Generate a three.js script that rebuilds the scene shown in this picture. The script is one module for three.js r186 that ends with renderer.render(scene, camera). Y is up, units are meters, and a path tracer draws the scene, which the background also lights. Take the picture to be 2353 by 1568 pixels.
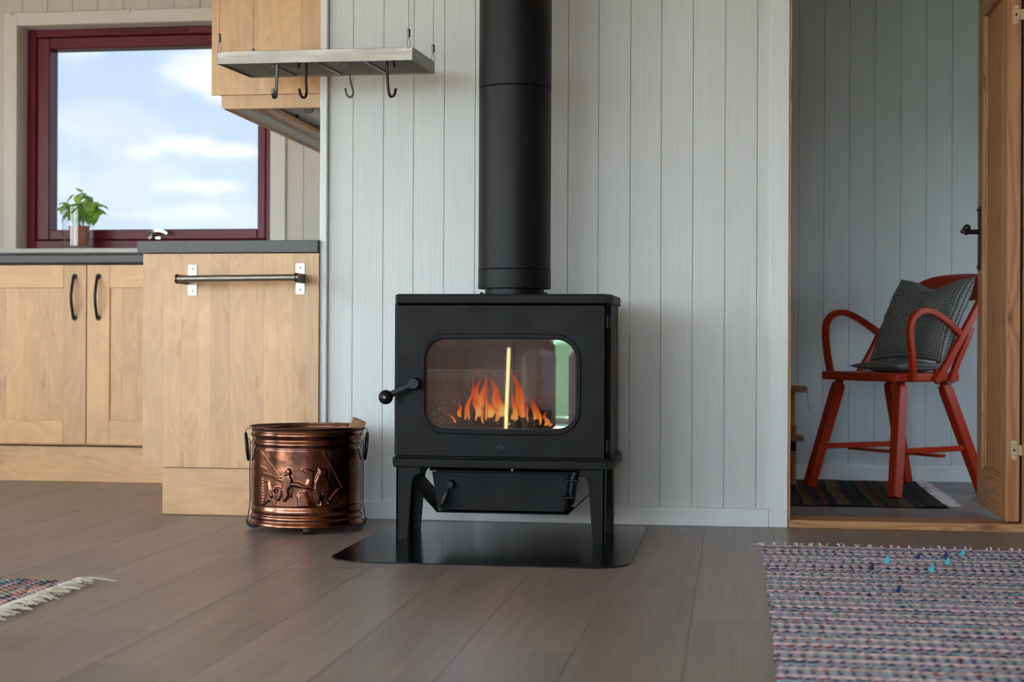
import * as THREE from 'three';
import { mergeGeometries, toCreasedNormals } from 'three/addons/utils/BufferGeometryUtils.js';
import { TextGeometry } from 'three/addons/geometries/TextGeometry.js';
import { FontLoader } from 'three/addons/loaders/FontLoader.js';

// ------------------------------------------------------------ camera, sky, light, exposure
const scene = new THREE.Scene();
const camera = new THREE.PerspectiveCamera(THREE.MathUtils.radToDeg(2 * Math.atan(784 / 3500)), 2353 / 1568, 0.05, 200);
camera.position.set(0, 0.574, 0);
camera.rotation.set(-2 / 3500, Math.atan(509 / 3500), 0.0045, 'YXZ');
camera.focus = 4.45;
camera.userData.fStop = 4;
const renderer = new THREE.WebGLRenderer({ antialias: true });
renderer.toneMapping = THREE.LinearToneMapping;
renderer.toneMappingExposure = 1.0;
renderer.shadowMap.enabled = true;
const DEG = Math.PI / 180;
const SKY_LEVEL = 7.4;                 // radiance of the pale summer sky, a little brighter towards the sun behind the camera and to the left
const sun = new THREE.DirectionalLight(new THREE.Color().setRGB(1, 0.87, 0.70), 190);
sun.name = 'sun'; sun.position.set(-5.2, 10.2, 5.4).multiplyScalar(2); sun.target.position.set(-1.5, 0, 1.2); sun.castShadow = true;
sun.shadow.mapSize.set(4096, 4096); Object.assign(sun.shadow.camera, { left: -8, right: 8, top: 8, bottom: -8, near: 0.5, far: 60 });
scene.add(sun, sun.target);

// ------------------------------------------------------------ random numbers and noise
function mulberry(a) { return () => { a |= 0; a = (a + 0x6d2b79f5) | 0; let t = Math.imul(a ^ (a >>> 15), 1 | a); t = (t + Math.imul(t ^ (t >>> 7), 61 | t)) ^ t; return ((t ^ (t >>> 14)) >>> 0) / 4294967296; }; }
const rnd = mulberry(20240611);
const rr = (a, b) => a + (b - a) * rnd();
const clamp = (x, a = 0, b = 1) => Math.min(b, Math.max(a, x));
const lerp = (a, b, t) => a + (b - a) * t;
const sstep = (a, b, x) => { const t = clamp((x - a) / (b - a)); return t * t * (3 - 2 * t); };
function hash(x, y, s) { let h = Math.imul(x, 374761393) + Math.imul(y, 668265263) + Math.imul(s, 2147483647 ^ 0x5bd1e995); h = Math.imul(h ^ (h >>> 13), 1274126177); return ((h ^ (h >>> 16)) >>> 0) / 4294967296; }
// value noise that repeats every px by py cells
function vn(x, y, px, py, s) {
  const xi = Math.floor(x), yi = Math.floor(y), fx = x - xi, fy = y - yi, u = fx * fx * (3 - 2 * fx), v = fy * fy * (3 - 2 * fy);
  const m = (a, n) => ((a % n) + n) % n, x0 = m(xi, px), x1 = m(xi + 1, px), y0 = m(yi, py), y1 = m(yi + 1, py);
  return lerp(lerp(hash(x0, y0, s), hash(x1, y0, s), u), lerp(hash(x0, y1, s), hash(x1, y1, s), u), v);
}
function fbm(x, y, px, py, s, n = 4) { let a = 0.5, r = 0, t = 0; for (let i = 0; i < n; i++) { r += a * vn(x, y, px, py, s + i * 17); t += a; a *= 0.5; x *= 2; y *= 2; px *= 2; py *= 2; } return r / t; }

// ------------------------------------------------------------ textures
const enc = (c) => 255 * (c <= 0.0031308 ? 12.92 * c : 1.055 * Math.pow(c, 1 / 2.4) - 0.055);
function tex(w, h, metresX, metresY, f, colour = true) {
  const d = new Uint8Array(w * h * 4);
  for (let y = 0; y < h; y++) for (let x = 0; x < w; x++) {
    const c = f((x + 0.5) / w, (y + 0.5) / h), o = (y * w + x) * 4;
    if (colour) { d[o] = clamp(enc(c[0]), 0, 255); d[o + 1] = clamp(enc(c[1]), 0, 255); d[o + 2] = clamp(enc(c[2]), 0, 255); } else d[o] = d[o + 1] = d[o + 2] = clamp(c * 255, 0, 255);
    d[o + 3] = 255;
  }
  const t = new THREE.DataTexture(d, w, h);
  t.wrapS = t.wrapT = THREE.RepeatWrapping; t.magFilter = THREE.LinearFilter; t.minFilter = THREE.LinearMipmapLinearFilter; t.generateMipmaps = true;
  t.colorSpace = colour ? THREE.SRGBColorSpace : THREE.NoColorSpace;
  t.repeat.set(1 / metresX, 1 / metresY); t.needsUpdate = true;
  return t;
}
// a wood board: u across the grain, v along it; 1 = mean tone
function grain(u, v, W, L, s, o) {
  const warp = fbm(u * o.wx, v * o.wy, o.wx, o.wy, s, 3) - 0.5;
  const rings = 0.5 + 0.5 * Math.sin(6.2832 * (u * o.rings + warp * o.swirl));
  const fine = fbm(u * o.fx, v * o.fy, o.fx, o.fy, s + 91, 3);
  const broad = fbm(u * o.bx, v * o.by, o.bx, o.by, s + 191, 3);
  return { rings: Math.pow(rings, 1.6), fine, broad, warp };
}
const T = {};
T.floor = tex(1024, 2048, 0.82, 2.3, (u, v) => {
  const g = grain(u, v, 1, 1, 3, { wx: 8, wy: 2, rings: 16, swirl: 3.2, fx: 160, fy: 12, bx: 8, by: 3 });
  const pore = vn(u * 420, v * 36, 420, 36, 5) > 0.8 ? 0.94 : 1;
  const knot = sstep(0.68, 0.85, fbm(u * 9, v * 5, 9, 5, 41, 3));
  const t = (0.9 + 0.1 * g.rings + 0.24 * (g.fine - 0.5) + 0.46 * (g.broad - 0.5)) * pore * (1 - 0.22 * knot);
  return [0.208 * t, 0.164 * t * (1 - 0.03 * g.broad), 0.148 * t * (1 - 0.05 * g.broad)];
});
T.floorRough = tex(512, 1024, 0.82, 2.3, (u, v) => 0.37 + 0.05 * (fbm(u * 160, v * 14, 160, 14, 8, 3) - 0.5) + 0.05 * (fbm(u * 5, v * 4, 5, 4, 9, 2) - 0.5), false);
T.birch = tex(1024, 1024, 0.6, 1.0, (u, v) => {
  const g = grain(u, v, 1, 1, 23, { wx: 6, wy: 3, rings: 9, swirl: 6, fx: 150, fy: 8, bx: 10, by: 9 });
  const fleck = sstep(0.66, 0.8, fbm(u * 60, v * 26, 60, 26, 77, 2)) * 0.5, stain = sstep(0.66, 0.84, fbm(u * 14, v * 7, 14, 7, 55, 3));
  const t = 0.93 + 0.08 * g.rings + 0.10 * (g.fine - 0.5) + 0.2 * (g.broad - 0.5) - 0.04 * fleck;
  return [0.70 * t * (1 - 0.16 * stain), 0.42 * t * (1 - 0.25 * stain), 0.20 * t * (1 - 0.34 * stain)];
});
T.pine = tex(512, 2048, 0.26, 1.9, (u, v) => {
  let kn = 0, bend = 0;
  for (const [ku, kv, r] of [[0.2, 0.12, 0.05], [0.75, 0.31, 0.06], [0.35, 0.52, 0.045], [0.8, 0.69, 0.05], [0.15, 0.86, 0.06], [0.55, 0.05, 0.03]]) {
    let du = u - ku; du -= Math.round(du); let dv = v - kv; dv -= Math.round(dv);
    const q = Math.hypot(du * 0.26 / 0.26, dv * 7.3 * 0.45) / r; kn = Math.max(kn, Math.exp(-q * q * 1.3)); bend += (r * 1.2) * Math.exp(-q * q * 0.12) * Math.sign(du || 1);
  }
  const w = fbm(u * 3, v * 3, 3, 3, 31, 3) - 0.5, rings = Math.pow(0.5 + 0.5 * Math.sin(6.2832 * (u * 11 + w * 5 + bend * 20)), 2);
  const fine = fbm(u * 90, v * 10, 90, 10, 36, 3), t = 1 - 0.26 * rings + 0.16 * (fine - 0.5);
  return [lerp(0.56 * t, 0.16, kn * 0.85), lerp(0.33 * t * (1 - 0.12 * rings), 0.062, kn * 0.85), lerp(0.165 * t * (1 - 0.25 * rings), 0.022, kn * 0.85)];
});
T.paint = tex(512, 512, 0.4, 1.2, (u, v) => 0.5 + 0.8 * (fbm(u * 150, v * 9, 150, 9, 13, 3) - 0.5) + 0.25 * (fbm(u * 14, v * 3, 14, 3, 14, 2) - 0.5), false);
T.paintCol = tex(512, 512, 0.8, 2.0, (u, v) => { const t = 0.96 + 0.09 * (fbm(u * 170, v * 10, 170, 10, 15, 3) - 0.5) + 0.05 * (fbm(u * 6, v * 4, 6, 4, 16, 3) - 0.5); return [t, t, t]; });
T.speckle = tex(512, 512, 0.16, 0.16, (u, v) => { const a = vn(u * 220, v * 220, 220, 220, 3), b = vn(u * 130, v * 130, 130, 130, 4); const t = 0.75 + (a > 0.78 ? 0.8 : 0) + (b < 0.2 ? -0.4 : 0); return [0.085 * t, 0.087 * t, 0.09 * t]; });
T.cast = tex(512, 512, 0.15, 0.15, (u, v) => 0.5 + 0.7 * (fbm(u * 120, v * 120, 120, 120, 19, 2) - 0.5) + 0.3 * (fbm(u * 12, v * 12, 12, 12, 20, 2) - 0.5), false);
T.castRough = tex(512, 512, 0.5, 0.5, (u, v) => 0.52 + 0.22 * (fbm(u * 9, v * 9, 9, 9, 29, 4) - 0.5) + (vn(u * 260, v * 260, 260, 260, 30) > 0.93 ? 0.1 : 0), false);
T.brushed = tex(512, 256, 0.1, 0.3, (u, v) => 0.36 + 0.35 * (fbm(u * 110, v * 6, 110, 6, 49, 3) - 0.5) + 0.3 * (fbm(u * 5, v * 4, 5, 4, 50, 3) - 0.5), false);
T.check = tex(64, 64, 0.0095, 0.0095, (u, v) => {
  const a = u * 8, b = v * 8, x = Math.floor(a), y = Math.floor(b), d = (((a + b) % 4) + 4) % 4 < 2, wx = x < 4, wy = y < 4, dark = wx && wy ? true : !wx && !wy ? false : d;
  return dark ? [0.022, 0.022, 0.024] : [0.40, 0.39, 0.37];
});
T.cloth = tex(256, 256, 0.02, 0.02, (u, v) => 0.5 + 0.25 * Math.sin(u * 6.2832 * 20) + 0.25 * Math.sin(v * 6.2832 * 20), false);
T.copper = tex(1024, 512, 1, 1, (u, v) => {
  const p = fbm(u * 16, v * 8, 16, 8, 61, 5), q = fbm(u * 60, v * 30, 60, 30, 62, 3), sp = vn(u * 330, v * 150, 330, 150, 63) > 0.93 ? 0.5 : 1;
  const t = clamp(0.55 + 0.9 * (p - 0.5) + 0.35 * (q - 0.5), 0.12, 1) * sp;
  return [0.44 * t + 0.02, 0.178 * t + 0.014, 0.104 * t + 0.014];
});
T.ash = tex(256, 256, 0.3, 0.3, (u, v) => { const t = 0.5 + 1.1 * (fbm(u * 24, v * 24, 24, 24, 71, 4) - 0.5); return [0.2 * t, 0.165 * t, 0.15 * t]; });
T.brick = tex(256, 256, 0.3, 0.3, (u, v) => { const t = 0.9 + 0.25 * (fbm(u * 20, v * 20, 20, 20, 73, 4) - 0.5); return [0.28 * t, 0.265 * t, 0.275 * t]; });
T.plateSpecks = tex(1024, 1024, 0.8, 0.9, (u, v) => { const s = fbm(u * 7, v * 7, 7, 7, 81, 3), k = vn(u * 340, v * 340, 340, 340, 82); const dust = k > 0.985 - 0.03 * s ? 0.12 : 0; return [0.006 + dust, 0.006 + dust, 0.0065 + dust]; });

// ------------------------------------------------------------ materials
const C = (r, g, b) => new THREE.Color().setRGB(r, g, b);
const mat = (o) => { const m = new THREE.MeshPhysicalMaterial(o); return m; };
const M = {};
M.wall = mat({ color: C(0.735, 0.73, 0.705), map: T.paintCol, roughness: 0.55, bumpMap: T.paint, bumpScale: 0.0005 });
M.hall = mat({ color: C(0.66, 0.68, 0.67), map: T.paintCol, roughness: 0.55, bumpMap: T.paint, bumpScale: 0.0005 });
M.trim = mat({ color: C(0.83, 0.825, 0.8), map: T.paintCol, roughness: 0.42, bumpMap: T.paint, bumpScale: 0.0002 });
M.cream = mat({ color: C(0.8, 0.765, 0.7), map: T.paintCol, roughness: 0.5, bumpMap: T.paint, bumpScale: 0.0003 });
M.creamBoard = mat({ color: C(0.69, 0.64, 0.575), map: T.paintCol, roughness: 0.55, bumpMap: T.paint, bumpScale: 0.0004 });
M.ceiling = mat({ color: C(0.5, 0.41, 0.31), roughness: 0.8 });
M.room = mat({ color: C(0.74, 0.73, 0.7), roughness: 0.8 });
M.roomWood = mat({ map: T.pine, color: C(0.26, 0.21, 0.19), roughness: 0.5 });
const tones = (n, map, base, spread, extra) => Array.from({ length: n }, () => { const k = 1 + spread * (rnd() - 0.5) * 2, w = 1 + 0.06 * (rnd() - 0.5); return mat({ map, color: C(base * k, base * k * (1 - 0.02 * Math.abs(w - 1)), base * k * w), ...extra }); });
M.planks = tones(7, T.floor, 1.0, 0.09, { roughness: 1, roughnessMap: T.floorRough });
M.birch = tones(7, T.birch, 0.94, 0.1, { roughness: 0.38 });
M.birchPlain = mat({ map: T.birch, color: C(0.94, 0.93, 0.93), roughness: 0.38 });
M.pine = mat({ map: T.pine, color: C(0.8, 0.67, 0.6), roughness: 0.5 });
M.pineRaw = mat({ map: T.pine, color: C(0.86, 0.78, 0.76), roughness: 0.7 });
M.worktop = mat({ map: T.speckle, roughness: 0.45 });
M.edgeBlack = mat({ color: C(0.012, 0.012, 0.013), roughness: 0.5 });
M.red = mat({ specularIntensity: 0.5, color: C(0.13, 0.013, 0.027), roughness: 0.3, bumpMap: T.paint, bumpScale: 0.0002 });
M.iron = mat({ color: C(0.0075, 0.0066, 0.0064), specularIntensity: 0.3, roughness: 1, roughnessMap: T.castRough, bumpMap: T.cast, bumpScale: 0.00025 });
M.ironSmooth = mat({ color: C(0.008, 0.0073, 0.0072), specularIntensity: 0.5, roughness: 0.42 });
M.pipe = mat({ color: C(0.0075, 0.0068, 0.0068), specularIntensity: 0.48, roughness: 0.48, bumpMap: T.cast, bumpScale: 0.00015 });
M.plate = mat({ map: T.plateSpecks, specularIntensity: 0.6, roughness: 0.15 });
M.chrome = mat({ color: C(0.5, 0.51, 0.53), metalness: 1, roughness: 0.14 });
M.steel = mat({ color: C(0.29, 0.268, 0.24), metalness: 1, roughness: 1.15, roughnessMap: T.brushed });
M.steelDark = mat({ color: C(0.17, 0.16, 0.145), metalness: 1, roughness: 0.35 });
M.whiteMetal = mat({ color: C(0.75, 0.74, 0.73), metalness: 0.6, roughness: 0.35 });
M.hook = mat({ color: C(0.075, 0.07, 0.068), metalness: 1, roughness: 0.33 });
M.black = mat({ color: C(0.008, 0.008, 0.009), roughness: 0.35 });
M.brass = mat({ color: C(0.72, 0.56, 0.34), metalness: 1, roughness: 0.42 });
M.copper = mat({ map: T.copper, metalness: 1, roughness: 0.2 });
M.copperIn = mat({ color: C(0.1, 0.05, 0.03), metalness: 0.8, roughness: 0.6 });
M.chair = mat({ color: C(0.40, 0.03, 0.007), specularIntensity: 0.28, roughness: 0.3, bumpMap: T.cast, bumpScale: 0.0001 });
M.check = mat({ map: T.check, roughness: 0.95, bumpMap: T.cloth, bumpScale: 0.0004, sheen: 0.2, sheenColor: C(0.4, 0.4, 0.4) });
M.brick = mat({ map: T.brick, color: C(1, 1, 1), roughness: 0.95 });
M.ash = mat({ map: T.ash, color: C(0.55, 0.55, 0.55), roughness: 1 });
M.fleck = mat({ color: C(0.5, 0.47, 0.46), roughness: 1 });
M.char = mat({ color: C(0.02, 0.017, 0.016), roughness: 0.95, bumpMap: T.cast, bumpScale: 0.002 });
M.pane = mat({ color: C(0.37, 0.375, 0.38), transmission: 1, thickness: 0, roughness: 0, ior: 1.15 });
M.paneClear = mat({ color: C(0.93, 0.96, 0.95), transmission: 1, thickness: 0, roughness: 0, ior: 1.5 });
M.paneMint = mat({ color: C(0.72, 0.98, 0.82), transmission: 1, thickness: 0, roughness: 0, ior: 1.5 });
M.stoveGlass = mat({ color: C(0.8, 0.79, 0.8), transmission: 1, thickness: 0, roughness: 0, ior: 2.2 });
M.vase = mat({ color: C(0.97, 0.98, 0.98), transmission: 1, thickness: 0, roughness: 0, ior: 1.5 });
M.terra = mat({ color: C(0.42, 0.11, 0.055), roughness: 0.6 });
M.soil = mat({ color: C(0.03, 0.02, 0.015), roughness: 1 });
M.leaf = [0, 1, 2].map((k) => mat({ color: [C(0.34, 0.62, 0.08), C(0.2, 0.48, 0.07), C(0.48, 0.7, 0.1)][k], roughness: 0.45, side: THREE.DoubleSide }));
for (const m of M.leaf) { m.transmission = 0.55; m.thickness = 0; m.roughness = 0.85; }
M.stem = mat({ color: C(0.22, 0.32, 0.1), roughness: 0.6 });
M.greyPlastic = mat({ color: C(0.2, 0.21, 0.22), roughness: 0.5 });
M.hoodWhite = mat({ color: C(0.72, 0.72, 0.71), roughness: 0.5 });
M.rug = mat({ vertexColors: true, roughness: 0.95 });
M.wool = mat({ color: C(0.62, 0.55, 0.44), roughness: 1 });
M.pinkWool = mat({ color: C(0.72, 0.62, 0.58), roughness: 1 });

// ------------------------------------------------------------ geometry helpers
const V3 = (x, y, z) => new THREE.Vector3(x, y, z);
// a box with chamfered edges, uv in metres with v along the grain axis g
function cbox(w, h, d, c = 0.002, g = 'y', off = [0, 0], at = [0, 0, 0]) {
  const H = [w / 2, h / 2, d / 2], G = 'xyz'.indexOf(g), pos = [], nor = [], uv = [];
  c = Math.min(c, w * 0.45, h * 0.45, d * 0.45);
  const P = (s, a) => [0, 1, 2].map((k) => s[k] * (k === a ? H[k] : H[k] - c));
  const tri = (a, b, e) => {
    const A = V3(...a), n = V3(...b).sub(A).cross(V3(...e).sub(A)).normalize();
    if (n.dot(V3(a[0] + b[0] + e[0], a[1] + b[1] + e[1], a[2] + b[2] + e[2])) < 0) { [b, e] = [e, b]; n.negate(); }
    const m = [Math.abs(n.x), Math.abs(n.y), Math.abs(n.z)], dom = m.indexOf(Math.max(...m));
    const va = dom === G ? (G + 1) % 3 : G, ua = 3 - dom - va;
    for (const q of [a, b, e]) { pos.push(q[0] + at[0], q[1] + at[1], q[2] + at[2]); nor.push(n.x, n.y, n.z); uv.push(q[ua] + off[0], q[va] + off[1]); }
  };
  const quad = (a, b, e, f) => { tri(a, b, e); tri(b, f, e); };
  for (let a = 0; a < 3; a++) {
    const b = (a + 1) % 3, e = (a + 2) % 3, S = (x, y, z) => { const s = [0, 0, 0]; s[a] = x; s[b] = y; s[e] = z; return s; };
    for (const s of [-1, 1]) quad(P(S(s, -1, -1), a), P(S(s, 1, -1), a), P(S(s, -1, 1), a), P(S(s, 1, 1), a));
    for (const y of [-1, 1]) for (const z of [-1, 1]) quad(P(S(-1, y, z), b), P(S(1, y, z), b), P(S(-1, y, z), e), P(S(1, y, z), e));
  }
  for (const x of [-1, 1]) for (const y of [-1, 1]) for (const z of [-1, 1]) tri(P([x, y, z], 0), P([x, y, z], 1), P([x, y, z], 2));
  const q = new THREE.BufferGeometry();
  q.setAttribute('position', new THREE.Float32BufferAttribute(pos, 3)); q.setAttribute('normal', new THREE.Float32BufferAttribute(nor, 3)); q.setAttribute('uv', new THREE.Float32BufferAttribute(uv, 2));
  return q;
}
// box between two corners
const span = (x0, x1, y0, y1, z0, z1, c = 0.002, g = 'y', off) => cbox(Math.abs(x1 - x0), Math.abs(y1 - y0), Math.abs(z1 - z0), c, g, off ?? [rnd() * 0.9, rnd() * 1.7], [(x0 + x1) / 2, (y0 + y1) / 2, (z0 + z1) / 2]);
const plain = (g) => { const q = g.index ? g.toNonIndexed() : g; for (const k of Object.keys(q.attributes)) if (!['position', 'normal', 'uv'].includes(k)) q.deleteAttribute(k); return q; };
const merge = (list) => mergeGeometries(list.map(plain));
function cyl(p, q, r, r2 = r, n = 20) {
  const a = V3(...p), b = V3(...q), g = new THREE.CylinderGeometry(r2, r, a.distanceTo(b), n, 1);
  g.applyQuaternion(new THREE.Quaternion().setFromUnitVectors(V3(0, 1, 0), b.clone().sub(a).normalize()));
  return g.translate((a.x + b.x) / 2, (a.y + b.y) / 2, (a.z + b.z) / 2);
}
const tube = (pts, r, n = 40, k = 8, closed = false) => new THREE.TubeGeometry(new THREE.CatmullRomCurve3(pts.map((p) => V3(...p)), closed, 'catmullrom', 0.5), n, r, k, closed);
const ball = (x, y, z, r, n = 20) => new THREE.SphereGeometry(r, n, n * 0.7 | 0).translate(x, y, z);
// sweep a flat section (a along the side vector, b across it) along a smooth line
function sweep(pts, w, t, side, n = 40, taper = null, c = 0.22) {
  const cv = new THREE.CatmullRomCurve3(pts.map((p) => V3(...p)), false, 'catmullrom', 0.5), sec = [[-1, -1 + c], [-1, 1 - c], [-1 + c, 1], [1 - c, 1], [1, 1 - c], [1, -1 + c], [1 - c, -1], [-1 + c, -1]];
  const K = sec.length, ring = [], S0 = V3(...side).normalize();
  for (let i = 0; i <= n; i++) {
    const p = cv.getPointAt(i / n), tn = cv.getTangentAt(i / n), N = tn.clone().cross(S0).normalize(), S = N.clone().cross(tn).normalize(), k = taper ? taper(i / n) : 1;
    ring.push(sec.map(([a, b]) => p.clone().addScaledVector(S, a * w / 2 * k).addScaledVector(N, b * t / 2 * k)));
  }
  const pos = [], uv = [], add = (a, b, e, q) => { for (const [v, s] of [[a, q[0]], [b, q[1]], [e, q[2]]]) { pos.push(v.x, v.y, v.z); uv.push(...s); } };
  const L = cv.getLength() / n;
  for (let i = 0; i < n; i++) for (let j = 0; j < K; j++) {
    const j2 = (j + 1) % K, a = ring[i][j], b = ring[i][j2], e = ring[i + 1][j], f = ring[i + 1][j2], u0 = j * 0.006, u1 = u0 + 0.006;
    add(a, e, b, [[u0, i * L], [u0, (i + 1) * L], [u1, i * L]]); add(b, e, f, [[u1, i * L], [u0, (i + 1) * L], [u1, (i + 1) * L]]);
  }
  for (let j = 1; j < K - 1; j++) { const z = [[0, 0], [0.01, 0], [0.01, 0.01]]; add(ring[0][0], ring[0][j], ring[0][j + 1], z); add(ring[n][0], ring[n][j + 1], ring[n][j], z); }
  const g = new THREE.BufferGeometry();
  g.setAttribute('position', new THREE.Float32BufferAttribute(pos, 3)); g.setAttribute('uv', new THREE.Float32BufferAttribute(uv, 2)); g.computeVertexNormals();
  // make sure that faces look outwards
  const cen = cv.getPointAt(0.5 / n), v = V3(pos[0], pos[1], pos[2]), nn = V3(g.attributes.normal.array[0], g.attributes.normal.array[1], g.attributes.normal.array[2]);
  if (nn.dot(v.sub(cen)) < 0) { const p = g.attributes.position.array, t2 = g.attributes.uv.array; for (let i = 0; i < p.length; i += 9) for (let k = 0; k < 3; k++) { const x = p[i + 3 + k]; p[i + 3 + k] = p[i + 6 + k]; p[i + 6 + k] = x; } for (let i = 0; i < t2.length; i += 6) for (let k = 0; k < 2; k++) { const x = t2[i + 2 + k]; t2[i + 2 + k] = t2[i + 4 + k]; t2[i + 4 + k] = x; } g.computeVertexNormals(); }
  return toCreasedNormals(g, 0.6);
}
const bar = (p, q, w, t, side = [0, 1, 0], taper = null) => sweep([p, q], w, t, side, 2, taper);
const shape = (pts) => { const s = new THREE.Shape(); pts.forEach(([x, y], i) => (i ? s.lineTo(x, y) : s.moveTo(x, y))); s.closePath(); return s; };
// outline of a rectangle with round corners and slightly bulging sides
function barrel(x0, x1, y0, y1, r, bx = 0, by = 0) {
  const pts = [], N = 14, cx = (x0 + x1) / 2, cy = (y0 + y1) / 2, hx = (x1 - x0) / 2, hy = (y1 - y0) / 2;
  const base = [];
  for (const [sx, sy, a0] of [[1, 1, 0], [-1, 1, 90], [-1, -1, 180], [1, -1, 270]]) for (let i = 0; i <= N; i++) { const a = (a0 + 90 * i / N) * Math.PI / 180; base.push([sx * (hx - r) + r * Math.cos(a), sy * (hy - r) + r * Math.sin(a)]); }
  for (let i = 0; i < base.length; i++) { const a = base[i], b = base[(i + 1) % base.length], n = Math.hypot(a[0] - b[0], a[1] - b[1]) > r ? 12 : 1; for (let k = 0; k < n; k++) { const x = lerp(a[0], b[0], k / n), y = lerp(a[1], b[1], k / n); pts.push([cx + x * (1 + bx * (1 - (y / hy) ** 2) / hx), cy + y * (1 + by * (1 - (x / hx) ** 2) / hy)]); } }
  return pts;
}
const pathOf = (pts) => { const s = new THREE.Path(); pts.forEach(([x, y], i) => (i ? s.lineTo(x, y) : s.moveTo(x, y))); s.closePath(); return s; };
const ext = (s, depth, bevel = 0.001, z = 0, seg = 2) => new THREE.ExtrudeGeometry(s, { depth: Math.max(depth - 2 * bevel, 1e-4), bevelEnabled: bevel > 0, bevelThickness: bevel, bevelSize: bevel, bevelOffset: -bevel, bevelSegments: seg, curveSegments: 10 }).translate(0, 0, z + bevel);
const lathe = (pts, n = 64) => new THREE.LatheGeometry(pts.map(([r, y]) => new THREE.Vector2(r, y)), n);

// ------------------------------------------------------------ scene helpers
const used = {};
function numbered(name) { const k = used[name] = (used[name] ?? -1) + 1; return k ? `${name}_${String(k).padStart(3, '0')}` : name; }
function solid(m) { m.castShadow = m.receiveShadow = true; return m; }
function part(parent, name, geo, material, label) { const m = solid(new THREE.Mesh(geo, material)); m.name = numbered(name); if (label) m.userData.label = label; parent.add(m); return m; }
function thing(name, label, category, at = [0, 0, 0], turn = 0, group) {
  const o = new THREE.Group(); o.name = numbered(name); o.position.set(...at); o.rotation.y = turn; o.userData = { label, category }; if (group) o.userData.group = group; scene.add(o); return o;
}
function struct(name) { const o = new THREE.Group(); o.name = name; o.userData.kind = 'structure'; scene.add(o); return o; }
function structMesh(name, geo, material) { const m = solid(new THREE.Mesh(geo, material)); m.name = name; m.userData.kind = 'structure'; scene.add(m); return m; }
const pick = (a) => a[Math.floor(rnd() * a.length)];

// ------------------------------------------------------------ the sky: pale blue air and fair-weather clouds
{
  const W = 2048, H = 1024, d = new Float32Array(W * H * 4);
  const banks = [[-109.4, 9.7, 2.0, 1.05, 1], [-108.6, 9.0, 1.2, 0.7, 0.9], [-114.2, 10.25, 1.1, 0.22, 0.8], [-110.4, 7.05, 1.35, 0.42, 1], [-108.7, 6.85, 1.4, 0.4, 1], [-111.9, 6.75, 0.9, 0.3, 0.9], [-109.8, 5.55, 1.5, 0.34, 1], [-110.9, 5.5, 0.8, 0.22, 0.8], [-109.9, 4.7, 1.2, 0.18, 0.8], [-112.0, 4.5, 1.0, 0.15, 0.6]];
  const r2 = mulberry(99);
  for (let i = 0; i < 260; i++) { const el = 3 + 60 * Math.pow(r2(), 1.4), az = r2() * 360 - 180; if (el < 14 && az > -118 && az < -104) continue; const s = 1 + el / 16; banks.push([az, el, (1 + r2() * 1.8) * s, (0.25 + 0.45 * r2()) * s, 0.6 + 0.4 * r2()]); }
  const cell = Array.from({ length: 72 }, () => []);
  for (const b of banks) for (let k = -Math.ceil(b[2] / 5) - 1; k <= Math.ceil(b[2] / 5) + 1; k++) cell[(((Math.floor((b[0] + 180) / 5) + k) % 72) + 72) % 72].push(b);
  for (let y = 0; y < H; y++) {
    const el = ((y + 0.5) / H - 0.5) * 180;
    for (let x = 0; x < W; x++) {
      const az = ((x + 0.5) / W - 0.5) * 360, o = (y * W + x) * 4; let c;
      if (el <= 0) c = [0.2, 0.22, 0.18];
      else {
        const k = sstep(0, 1, Math.min(1, el / 45)), low = Math.exp(-el / 5.0);
        c = [lerp(0.60, 0.33, k) + 0.22 * low, lerp(0.76, 0.52, k) + 0.12 * low, lerp(0.94, 0.86, k) + 0.03 * low];
        let cl = 0; const n = fbm(x * 0.22, y * 0.3, 450, 512, 7, 4) - 0.5;
        for (const b of cell[Math.floor((az + 180) / 5) % 72]) { let da = az - b[0]; da -= 360 * Math.round(da / 360); const qy = (el - b[1]) / b[3], q = (da / b[2]) ** 2 + (qy < 0 ? qy * qy * 2.2 : qy * qy) + n * 1.1; cl = Math.max(cl, b[4] * (1 - sstep(0.35, 1.2, q))); }
        const wisp = 0.35 * sstep(0.5, 0.75, fbm(x * 0.06, y * 0.16, 123, 512, 27, 4)); cl = clamp(cl + wisp * (1 - cl));
        c = [lerp(c[0], 1.0, cl), lerp(c[1], 1.02, cl), lerp(c[2], 1.05, cl)];
      }
      const toSun = Math.sin(el * DEG) * Math.sin(35 * DEG) + Math.cos(el * DEG) * Math.cos(35 * DEG) * Math.cos((az - 130) * DEG), glow = el > 0 ? 1 + 0.8 * sstep(-0.2, 1, toSun) : 1;
      d[o] = c[0] * glow; d[o + 1] = c[1] * glow; d[o + 2] = c[2] * glow; d[o + 3] = 1;
    }
  }
  const t = new THREE.DataTexture(d, W, H, THREE.RGBAFormat, THREE.FloatType);
  t.mapping = THREE.EquirectangularReflectionMapping; t.colorSpace = THREE.LinearSRGBColorSpace; t.magFilter = THREE.LinearFilter; t.needsUpdate = true;
  scene.background = t; scene.backgroundIntensity = scene.environmentIntensity = SKY_LEVEL;
}

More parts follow.
